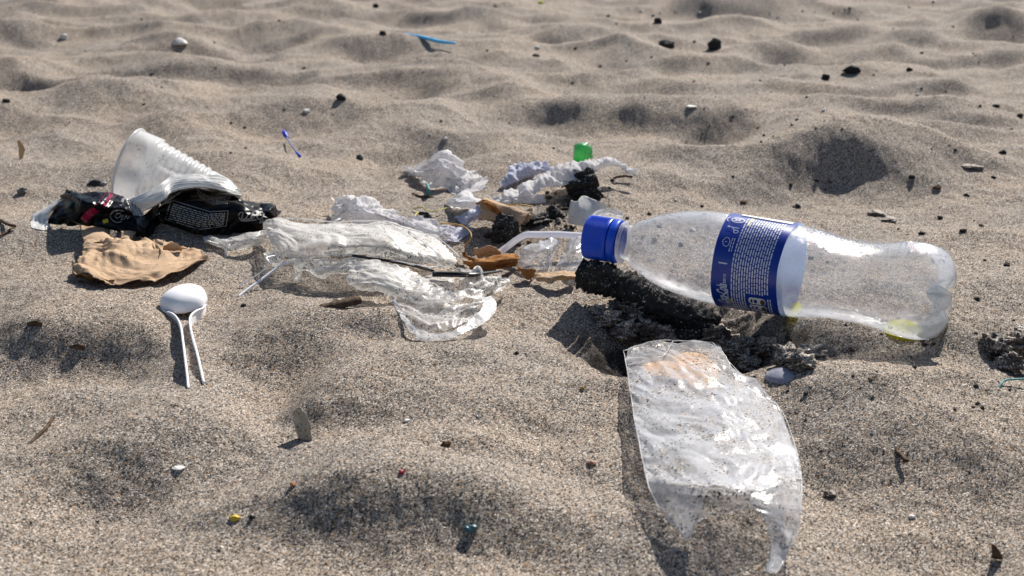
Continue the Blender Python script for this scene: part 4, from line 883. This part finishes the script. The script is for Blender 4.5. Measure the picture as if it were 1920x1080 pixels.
def build_burnt():
    P = [W(1088,512,1.3,0), W(1120,520,1.2,0), W(1160,533,.8,0), W(1200,550,.4,0), W(1250,572,-.1,0), W(1300,592,-.6,0), W(1345,604,-1.2,0)]
    v, f = tube(P, [.0092, .0108, .0100, .0108, .0100, .0088, .0050], 40, 150)
    c = cr(np.array([tuple(p) for p in P]), 150); c = np.repeat(c, 40, 0); d = v - c; a = np.tile(np.arange(40) / 40 * 6.283, 150); s = np.repeat(np.arange(150) / 150., 40)
    v = c + d * (1 + .30 * fbm(s * 14, np.cos(a) * 1.6 + np.sin(a) * 3.1, 5, 4, .6) + .10 * noise(s * 60, a * 3, 9))[:, None]
    tag(obj('charred_log', v, f, M_CHAR), 'charred black stick sloping into the pit under the bottle', 'stick')
    for nm, px, py, r, sd_, lb, cat, m in (('black_chunk', 948, 446, (.013, .010, .013), 3, 'black chunk added for the shaded recess right above the lower end of the bent straw', 'charcoal', M_CHAR),  # black lump put in as the shade of a recess, not charcoal
        ('black_chunk', 1096, 366, (.020, .013, .016), 4, 'largest charcoal chunk, under the right end of the long tissue', 'charcoal', M_CHAR),
        ('black_chunk', 1010, 418, (.010, .007, .006), 6, 'flat charcoal chunk at the mouth of the tan paper roll', 'charcoal', M_CHAR),
        ('black_chunk', 797, 411, (.006, .005, .005), 8, 'small charcoal bit beside the pale yellow fibres', 'charcoal', M_CHAR),
        ('black_chunk', 1040, 408, (.009, .006, .006), 9, 'crumbly charcoal bit left of the off-white card piece', 'charcoal', M_CHAR)):
        q = G(px, py); v, f = lump(q + Vector((0, 0, r[2] * .45)), r, sd_, 4, .5, 1.4, rot=.5); o = obj(nm, v, f, m); tag(o, lb, cat)
    v, f = lump(G(1290, 636) + Vector((0, .012, .004)), (.026, .018, .008), 22, 4, .22, 1.1); tag(obj('charcoal_slab', v, f, M_CHAR), 'broad sooty lump lying in the shaded pit below the label', 'charcoal')
    for k, (px, py, r) in enumerate(((1140,606,.0075),(1170,632,.0085),(1186,590,.0085),(1158,580,.006),(1122,588,.005),(1380,668,.010),(1408,690,.008),(1362,652,.008),(1437,660,.0075),(1395,655,.007),(1480,680,.0085),(1520,676,.0080),(1500,690,.007),(1345,640,.009),(1210,620,.007),(1240,636,.008),
                                     (1862,655,.008),(1905,660,.010),(1890,690,.008),(1915,640,.007))):
        q = G(px, py); v, f = lump(q + Vector((0, 0, r * .4)), (r * 1.15, r, r * .85), 100 + k, 3, .45, 1.8, cut=False)
        tag(obj('sand_clod', v, f, M_CLOD), CLODS[k], 'clod', 'damp sand clods round the pit' if px < 1700 else 'damp sand clods at the right edge')
def build_food_bag():
    g = G(1289, 1000).z + .002; g0 = G(1280, 660).z
    gg = lambda y: 0
    root = thing('food_bag', ptz(1330, 800, g), 'clear flat sandwich bag with orange scraps in its top, curling at the bottom', 'bag')
    rows = [[(1178,655,.4),(1202,646,.5),(1228,640,.6),(1280,640,.6),(1336,642,.5),(1346,648,.3)],
        [(1173,680,.5),(1205,676,.8),(1240,673,1.0),(1290,678,1.1),(1345,680,.9),(1378,692,.3)],
        [(1180,724,.6),(1212,722,1.0),(1250,722,1.2),(1310,724,1.2),(1372,724,.9),(1420,724,.3)],
        [(1186,768,.7),(1220,767,1.0),(1262,766,1.3),(1325,768,1.4),(1392,768,1.2),(1462,764,.5)],
        [(1194,812,.9),(1228,811,1.2),(1272,810,1.5),(1340,812,1.6),(1410,812,1.5),(1482,812,.9)],
        [(1206,866,1.1),(1242,864,1.5),(1290,863,1.8),(1350,865,1.9),(1425,866,1.8),(1498,868,1.2)],
        [(1215,904,1.3),(1252,908,1.7),(1295,912,2.1),(1350,916,2.2),(1412,918,2.1),(1503,900,1.4)]]
    top = put('top_film', rows, g, M_SAND_BAG, root, nr=120, nc=100, amp=.0018, scale=.020, seed=91, lateral=.2, fl=.3, off=.005, clear_top=.35)
    put('left_corner', [[(1215,902,1.3),(1252,908,1.7),(1295,913,2.1),(1318,915,2.2)], [(1222,925,1.1),(1255,935,1.3),(1285,940,1.6),(1315,945,1.5)], [(1235,951,.8),(1258,962,.8),(1285,972,.9),(1313,968,.9)], [(1262,985,.4),(1272,992,.3),(1283,1000,.3),(1296,994,.3)], [(1286,1008,.1),(1288,1010,.1),(1289,1010,.1),(1291,1008,.1)]], g, M_SAND_BAG, root, nr=44, nc=40, amp=.0016, scale=.018, seed=92)
    put('mouth_film', [[(1308,915,2.2),(1340,916,2.3),(1375,918,2.3),(1412,919,2.2)], [(1310,935,1.7),(1340,937,1.9),(1375,936,1.9),(1412,934,1.9)], [(1316,968,1.1),(1345,962,1.3),(1378,957,1.4),(1410,954,1.5)]], g, M_BAGC, root, nr=30, nc=44, amp=.0008, scale=.02, seed=93)
    put('right_corner', [[(1408,918,2.1),(1440,914,2.0),(1472,905,1.7),(1503,898,1.4)], [(1412,940,1.9),(1442,945,1.8),(1475,945,1.5),(1502,945,1.2)], [(1430,965,1.6),(1452,975,1.4),(1478,985,1.1),(1499,985,.8)], [(1444,1000,1.0),(1458,1010,.8),(1475,1020,.6),(1484,1020,.5)], [(1446,1035,.5),(1454,1042,.4),(1462,1045,.3),(1474,1038,.2)], [(1438,1070,.05),(1446,1076,.05),(1452,1076,.05),(1458,1072,.05)]], g, M_SAND_BAG, root, nr=60, nc=44, amp=.0020, scale=.018, seed=94)
    put('bottom_film', [[(1186,700,.05),(1260,700,.05),(1380,705,.05)], [(1200,810,.05),(1300,815,.05),(1470,815,.05)], [(1222,915,.1),(1330,930,.1),(1495,915,.1)]], g, M_BAGC, root, nr=40, nc=40, amp=.0006, scale=.02, seed=95)
    parts = []
    for k, ln in enumerate([[(1169,657,.4),(1174,682,.6),(1184,750,.7),(1192,800,.9),(1205,864,1.1),(1215,905,1.4),(1236,952,.9),(1288,1010,.1)], [(1336,642,.6),(1380,692,.4),(1416,722,.4),(1462,764,.6),(1483,812,1.0),(1499,868,1.3),(1503,910,1.4),(1499,985,.9),(1475,1036,.3)],
        [(1170,657,.5),(1228,639,.7),(1280,639,.7),(1336,642,.6)], [(1228,640,.8),(1290,680,1.2),(1360,722,1.1)], [(1262,640,.8),(1240,668,1.2),(1176,684,.7)], [(1290,913,2.2),(1350,917,2.4),(1412,919,2.3),(1440,935,2.1)], [(1289,1008,.2),(1302,985,.9),(1316,969,1.2),(1350,962,1.4),(1410,954,1.6),(1436,972,1.5),(1448,1005,1.0),(1442,1068,.1)]]):
        p = cr(np.array([tuple(W(a, b, c, g)) for a, b, c in ln]), 70); p += np.stack([noise(np.arange(70) / 6., np.full(70, k * 3.), 15 + j) for j in range(3)], 1) * .0004
        parts.append(tube(p, [.00012 + .00016 * abs(math.sin(i * .23 + k * 2)) for i in range(70)], 5))
    v, f = merge(parts); obj('folded_edges', v, f, M_LOOP, root)['kind'] = 'stuff'
    for k, (rows, lb) in enumerate(((([(1205,684),(1240,678),(1275,680)], [(1208,694),(1242,692),(1278,700)], [(1215,704),(1245,706),(1282,716)]), 'yellowish orange food scrap inside the sandwich bag, left'), (([(1262,668),(1290,662),(1322,664)], [(1270,682),(1300,680),(1345,692)], [(1275,700),(1310,698),(1345,718)], [(1300,728),(1320,730),(1340,728)]), 'largest orange food scrap inside the top of the sandwich bag'))):
        z = .30; put_rows = [[(a, b, z + .04 * ((a + b) % 3)) for a, b in r] for r in rows]
        tag(put('food_scrap', put_rows, g, M_ORANGE, nr=24, nc=30, amp=.0003, scale=.012, seed=96 + k, edge=.0022, solid=.0006, off=.0022), lb, 'food scrap')
def build_small():
    # shell
    q = G(1476, 716); s = pxscale(q); vs = []; n, na = 20, 40
    for i in range(n):
        ph = math.pi / 2 * i / (n - 1)
        for j in range(na):
            a = 2 * math.pi * j / na; vs.append(q + Vector((36 / s * math.sin(ph) * math.cos(a), .009 * math.sin(ph) * math.sin(a) + .008, .0050 * math.cos(ph) - .0014)))
    tag(obj('mussel_shell', vs, gridfaces(n, na, True) + [tuple(range(na))], M_SHELL), 'smooth grey violet shell half beside the pit', 'shell')
    q = G(1091, 304); n, na = 16, 30; v, f = lump(q + Vector((0, 0, .009)), (.0115, .008, .0115), 7, 3, .22, .9)
    tag(obj('green_plastic', v, f, M_GREEN), 'bright green crumpled plastic piece behind the long tissue', 'plastic scrap')
    # stick
    g = G(630, 585).z; P = [W(586,581,.05,g), W(600,578,.12,g), W(630,572,.18,g), W(660,565,.22,g), W(674,562,.22,g)]
    root = thing('wood_stick', tuple(P[2]), 'short dark brown splintered stick in front of the clear bag', 'stick')
    v, f = tube(P, [.0008, .0026, .0034, .0036, .0037], 14, 50, flat=.8); v = v + (noise(v[:, 0] * 300, v[:, 2] * 1500, 5) * .0006)[:, None]; obj('bark', v, f, M_BARK, root)
    v, f = lump(P[4] + Vector((.0006, 0, 0)), (.0012, .0030, .0028), 3, 2, .2); obj('broken_end', v, f, M_WOODEND, root)
    # standing shards
    def shard(name, m, label, cat, at, rows, **k):
        Y0 = G(*at).y; L_ = [[V(a, b, Y0 + dy / 100) for a, b, dy in r] for r in rows]
        A = sheet_pts(L_, 20, 20, k.get('amp', .0006), .01, k.get('seed', 1), .0003)
        tag(obj(name, A.reshape(-1, 3), gridfaces(20, 20), m, None, True, .0005), label, cat)
    shard('plastic_shard', paper('dull_horn_plastic', (.46, .43, .37), (.36, .33, .28), 200, .3, .08), 'thin translucent grey blade of plastic standing in the foreground sand', 'plastic scrap', (574, 826), [[(548,772,.6),(560,764,.4),(573,774,.0)], [(554,800,.5),(566,798,.2),(582,802,-.1)], [(566,832,.3),(578,838,0),(590,842,-.2)]], seed=4)
    shard('dry_leaf', M_STRAWTAN, 'tan dry leaf standing upright at the far left', 'leaf', (38, 298), [[(32,261,0),(36,263,0),(38,264,0)], [(35,278,0),(40,276,.3),(47,280,.6)], [(36,300,0),(38,302,0),(40,301,0)]], seed=5)
    for (px, py, r, lb) in ((66,608,.004,'thin dark bark flake standing at the left, upper of two'),(146,652,.0045,'thin dark bark flake left of the spoon, lower of two')):
        shard('bark_flake', M_BARK, lb, 'bark', (px, py + 5), [[(px-15,py-4,.1),(px,py-6,0),(px+14,py-3,0)], [(px-13,py+14,.1),(px,py+16,0),(px+12,py+14,0)]], seed=6)
    shard('bark_flake', M_BARK, 'pointed dark flake standing at the bottom right corner', 'bark', (1872, 1052), [[(1860,1018,.2),(1863,1020,.1),(1866,1022,0)], [(1860,1034,.2),(1868,1034,.1),(1877,1036,0)], [(1860,1046,.2),(1870,1048,.1),(1882,1048,0)]], seed=7)
    for pts, rr, lb in (([(100,782,.25),(88,800,.2),(66,822,.2),(48,840,.15)], .0010, 'thin dark twig at the left edge, below the bark flakes'), ([(1672,832,.15),(1684,848,.25),(1700,866,.1)], .0012, 'short dark twig to the right of the sandwich bag'), ([(0,412,.4),(14,420,.9),(30,424,.5)], .0012, 'bent dark twig at the left border'),
                    ([(30,424,.5),(14,434,.4),(-4,444,.2)], .0010, 'lower half of the broken twig at the left border'), ([(773,363,.1),(790,368,.3),(815,370,.2)], .0009, 'thin dark twig in front of the peaked tissue'), ([(1150,334,.5),(1168,330,.9),(1186,332,.7)], .0012, 'dark curved twig under the right end of the long tissue')):
        g = G(pts[1][0], pts[1][1] + 4).z; v, f = tube([W(a, b, c * .4, g) for a, b, c in pts], rr, 7, 24); v = v + (noise(v[:, 0] * 500, v[:, 1] * 500, 8) * rr * .5)[:, None]
        tag(obj('twig', v, f, M_BARK), lb, 'twig')
    for nm, pts, rr, m, lb in (('fibre', [(824,419,.8),(846,420,1.2),(868,424,1.3),(882,436,1.2),(882,448,.9),(870,462,.2)], .0006, M_THREAD, 'stiff amber fibre arching over the sand beside the bag tip'), ('fibre', [(950,384,.9),(975,384,1.3),(998,387,.9)], .0006, M_THREAD, 'short orange fibre above the tan paper roll'),
                          ('fibre', [(777,391,.2),(790,388,.5),(800,394,.2),(815,396,.3),(838,390,.3)], .0005, M_YTHREAD, 'pale yellow fibre looping between the tissues'), ('fibre', [(784,398,.1),(778,406,.2),(790,410,.1)], .0007, M_YTHREAD, 'short yellow fibre beside the small charcoal bit'),
                          ('fibre', [(1930,710,.5),(1905,711,.5),(1885,713,.5),(1876,722,.4),(1869,742,.0)], .0006, M_TEAL, 'fine teal thread bending at the right border'), ('fibre', [(800,345,1.0),(804,356,.8),(802,368,.1)], .0014, M_TEAL, 'teal strand stuck to the front of the peaked tissue')):
        g = G(pts[1][0], pts[1][1] + 6).z; v, f = tube([W(a, b, c, g) for a, b, c in pts], rr, 7, 40); tag(obj(nm, v, f, m), lb, 'fibre')
    # blue things in the distance
    g = G(800, 76).z; v, f = tube([W(748,64,.6,g), W(775,67,.5,g), W(800,72,.4,g), W(825,78,.4,g), W(854,81,.3,g)], [.0030, .0036, .0036, .0036, .0022], 12, 40, flat=.8); tag(obj('blue_straw', v, f, M_BLUES), 'sky blue plastic straw lying far back on the sand', 'straw')
    g = G(545, 280).z; root = thing('cotton_swab', ptz(545, 268, g), 'blue plastic swab stick slanting on the sand behind the litter', 'swab')
    v, f = tube([W(536,256,.9,g), W(548,274,.6,g), W(561,292,.1,g)], .0009, 8, 20); obj('stick', v, f, plain('swab_stick', (.22, .26, .42), .4), root)
    v, f = tube([W(531,246,1.2,g), W(534,251,1.1,g), W(539,259,.8,g)], [.0016, .0028, .0016], 8, 14); obj('bud', v, f, M_BLUED, root)
    v, f = tube([W(556,286,.3,g), W(562,293,.1,g)], [.0012, .0018], 8, 6); obj('bud', v, f, M_BLUED, root)
    # pebbles and scraps one can point to
    it = [(1340,88,26,'black pebble standing out on the far sand, upper right','pebble',M_DARK,1.0,'black_pebble'),(1597,130,34,'flat black pebble far back, largest at the right','pebble',M_DARK,.5,'black_pebble'),(1548,147,16,'dark pebble just below the flat black one','pebble',M_DARK,.9,'black_pebble'),
        (1705,131,12,'small black pebble right of the flat black one','pebble',M_DARK,.7,'black_pebble'),(1250,84,30,'ragged black charcoal bit on a distant crest','charcoal',M_CHAR,.7,'charcoal_bit'),(1233,40,15,'dark pebble at the top, right of centre','pebble',M_DARK,.8,'black_pebble'),
        (338,78,28,'white curved shell sliver far back at the left','shell',M_PALE,.45,'shell_sliver'),(120,70,14,'white and black pebble at the upper left','pebble',M_PALE,.9,'pale_pebble'),(574,208,14,'white chip behind the blue swab','shell',M_PALE,.6,'shell_chip'),(834,260,11,'white chip behind the peaked tissue','shell',M_PALE,.6,'shell_chip'),
        (1007,90,11,'white chip on the far sand near the middle','shell',M_PALE,.7,'shell_chip'),(1720,179,8,'tiny bright white chip at the upper right','shell',M_PALE,.8,'shell_chip'),(1544,208,9,'tiny white bead on the far right sand','shell',M_PALE,.8,'shell_chip'),(1295,198,20,'flat whitish shell streak far back right of centre','shell',M_PALE,.25,'shell_sliver'),
        (1014,6,10,'yellow scrap at the top border','plastic scrap',plain('yellow_scrap', (.6, .55, .04), .5),.8,'yellow_scrap'),(440,971,20,'yellow plastic crumb in the foreground left','plastic scrap',plain('yellow_crumb', (.65, .42, .02), .5),.6,'yellow_scrap'),(882,992,24,'teal glassy stone in the bottom foreground','stone',M_TEALG,.8,'teal_stone'),
        (753,886,12,'dark red crumb in the foreground middle','grit',M_RED,1.0,'red_crumb'),(838,832,20,'dark brown crumb in the middle foreground','grit',M_BRN,.6,'brown_crumb'),(549,908,13,'orange sand chip in the left foreground','grit',plain('orange_chip', (.5, .2, .08), .6),.7,'orange_chip'),(763,788,13,'pale chip in the middle foreground','shell',M_PALE,.5,'shell_chip'),
        (1110,868,16,'pinkish shell curl left of the sandwich bag','shell',plain('pink_shell', (.34, .18, .13), .5),.6,'shell_curl'),(1091,728,9,'amber grain left of the sandwich bag top','grit',M_THREAD,.9,'amber_grain'),(1709,968,13,'white chip in the right foreground','shell',M_PALE,.6,'shell_chip'),(1556,926,24,'dark brown clod right of the sandwich bag foot','clod',M_CLOD,.6,'dark_clod'),
        (472,969,12,'dark grain beside the yellow crumb','grit',M_DARK,.7,'dark_grain'),(334,876,22,'pale flat chip in the left foreground','shell',M_PALE,.3,'shell_chip'),(969,662,9,'dark grain right of the bag loop','grit',M_DARK,.8,'dark_grain'),(177,342,26,'dark glossy scrap left of the cup','plastic scrap',M_BLACKP,.5,'black_scrap'),(192,343,18,'dull grey scrap touching the cup','plastic scrap',plain('grey_scrap', (.2, .2, .22), .5),.4,'grey_scrap'),
        (42,360,18,'greyish pebble at the left, above the wrapper','pebble',plain('grey_pebble', (.13, .13, .12), .7),.8,'grey_pebble'),(12,189,14,'black pebble at the left border','pebble',M_DARK,.7,'black_pebble'),(675,296,15,'dark green crumb behind the tissues','grit',plain('dark_green', (.03, .06, .04), .6),.7,'dark_crumb'),(640,184,18,'black crumb in the upper middle','grit',M_DARK,.8,'dark_crumb'),
        (718,62,14,'black crumb left of the sky blue straw','grit',M_DARK,.6,'dark_crumb'),(705,12,11,'black crumb at the top border','grit',M_DARK,.8,'dark_crumb'),(1005,104,14,'black crumb under the white middle chip','grit',M_DARK,.5,'dark_crumb'),(1757,352,15,'reddish brown crumb right of the bottle, farther back','grit',M_BRN,.6,'brown_crumb'),(1645,398,36,'dark shaded lump behind the bottle, upper of two','clod',M_CLOD,.3,'dark_clod'),(1668,410,30,'dark shaded lump behind the bottle, lower of two','clod',M_CLOD,.35,'dark_clod'),
        (1820,308,40,'long flat dark clod at the right, middle distance','clod',M_CLOD,.2,'dark_clod'),(1831,560,12,'dark crumb right of the bottle base','grit',M_DARK,.7,'dark_crumb'),(790,598,0,'','',None,0,''),(595,600,0,'','',None,0,''),(457,573,10,'dark crumb between the spoon and plastic strips','grit',M_DARK,.8,'dark_crumb'),(1880,286,14,'dark crumb near the right border','grit',M_DARK,.7,'dark_crumb'),(1868,198,16,'dark chip at the far right','grit',M_DARK,.4,'dark_crumb'),(1913,218,12,'black crumb touching the right border','grit',M_DARK,.8,'dark_crumb')]
    for k, (px, py, wd, lb, cat, m, fl, nm) in enumerate(it):
        if not wd: continue
        q = G(px, py + wd * .15); r = wd / 2 / pxscale(q); v, f = lump(q + Vector((0, 0, r * fl * .5)), (r, r * .8, r * fl), 300 + k, 3, .28, 1.0); tag(obj(nm, v, f, m), lb, cat)
    # scattered crumbs, alike, too small to tell apart
    rs = np.random.RandomState(17); base = []
    for k in range(6):
        for m, w_ in ((M_DARK, 0), (M_BRN, 1), (M_PALE, 2)):
            v, f = lump((0, 0, .25), (1, .75, .6), 500 + k, 1, .45, 1.2); me = bpy.data.meshes.new('crumb'); me.from_pydata([tuple(p) for p in v], [], f); me.materials.append(m); base.append((me, w_))
    def crumbs(n, x0, x1, y0, y1, s0, s1, lb, grp, dens=None, pale=.12):
        c = 0
        while c < n:
            px, py = rs.uniform(x0, x1), rs.uniform(y0, y1)
            if dens and rs.rand() > dens(px, py): continue
            q = G(px, py); u = rs.rand(); w_ = 2 if u < pale else (1 if u < pale + .25 else 0); me = base[rs.randint(6) * 3 + w_][0]
            o = bpy.data.objects.new('pale_chip' if w_ == 2 else 'sand_crumb', me); COL.objects.link(o); o.location = q; r = rs.uniform(s0, s1) ** 1.0 / 2 / pxscale(q); o.scale = (r, r, r); o.rotation_euler = (rs.uniform(-.4, .4), rs.uniform(-.4, .4), rs.uniform(0, 6.28))
            kd = 'pale chips' if w_ == 2 else 'dark crumbs'
            tag(o, ('one of the pale shell chips ' if w_ == 2 else 'one of the dark crumbs ') + lb, 'shell chip' if w_ == 2 else 'crumb', kd + ' ' + grp); c += 1
    crumbs(130, 0, 1920, 4, 300, 2.5, 8, 'strewn over the far sand', 'on the far sand', lambda x, y: .35 + .65 * (x > 1250))
    crumbs(85, 900, 1180, 330, 470, 4, 14, 'between the tissues and bottle cap', 'near the bottle cap', lambda x, y: math.exp(-((x - 1060) / 90) ** 2 - ((y - 395) / 45) ** 2), .06)
    crumbs(50, 1180, 1900, 330, 500, 4, 16, 'on the rough sand behind the bottle', 'behind the bottle', None, .05)
    crumbs(45, 1080, 1900, 600, 780, 4, 13, 'round the pit under the bottle', 'round the pit', lambda x, y: .3 + .7 * (x > 1400), .05)
    crumbs(35, 0, 1920, 620, 1070, 3, 8, 'in the foreground sand', 'in the foreground', None, .3)
def build_grit():
    """coarse loose grains lying on the sand, far too many to count"""
    rs = np.random.RandomState(23); n = 26000; y = .38 + rs.rand(n) ** 1.3 * .95; x = rs.uniform(-.52, .52, n) * y; r = rs.uniform(.0003, .0006, n) * (1 + .4 * (rs.rand(n) > .97))
    z = terrain(x, y) + r * .25
    o8 = np.array([(1,0,0),(-1,0,0),(0,1,0),(0,-1,0),(0,0,1),(0,0,-1)], float); f8 = np.array([(0,2,4),(2,1,4),(1,3,4),(3,0,4),(2,0,5),(1,2,5),(3,1,5),(0,3,5)])
    P = np.stack([x, y, z], 1)[:, None, :] + o8[None] * r[:, None, None] * rs.uniform(.6, 1.3, (n, 6, 1)); Fc = f8[None] + (np.arange(n) * 6)[:, None, None]
    me = bpy.data.meshes.new('loose_grains'); me.from_pydata(P.reshape(-1, 3).tolist(), [], Fc.reshape(-1, 3).tolist())
    m, nn, o = mat('loose_grain'); b = N(nn, 'BsdfPrincipled', Roughness=.6); v, sp, rr = grains(nn, coords(nn), 900); nn.links.new(rr.outputs[0], b.inputs['Base Color']); nn.links.new(b.outputs[0], o.inputs[0])
    me.materials.append(m); o = bpy.data.objects.new('loose_grains', me); COL.objects.link(o); o['kind'] = 'stuff'; o['label'] = 'coarse loose sand grains over the surface'
build_sand(); build_bottle(); build_cup(); build_wrapper(); build_brown_paper(); build_spoon(); build_bag(); build_strips(); build_knife()
build_tissues(); build_papers(); build_burnt(); build_food_bag(); build_small(); build_grit()
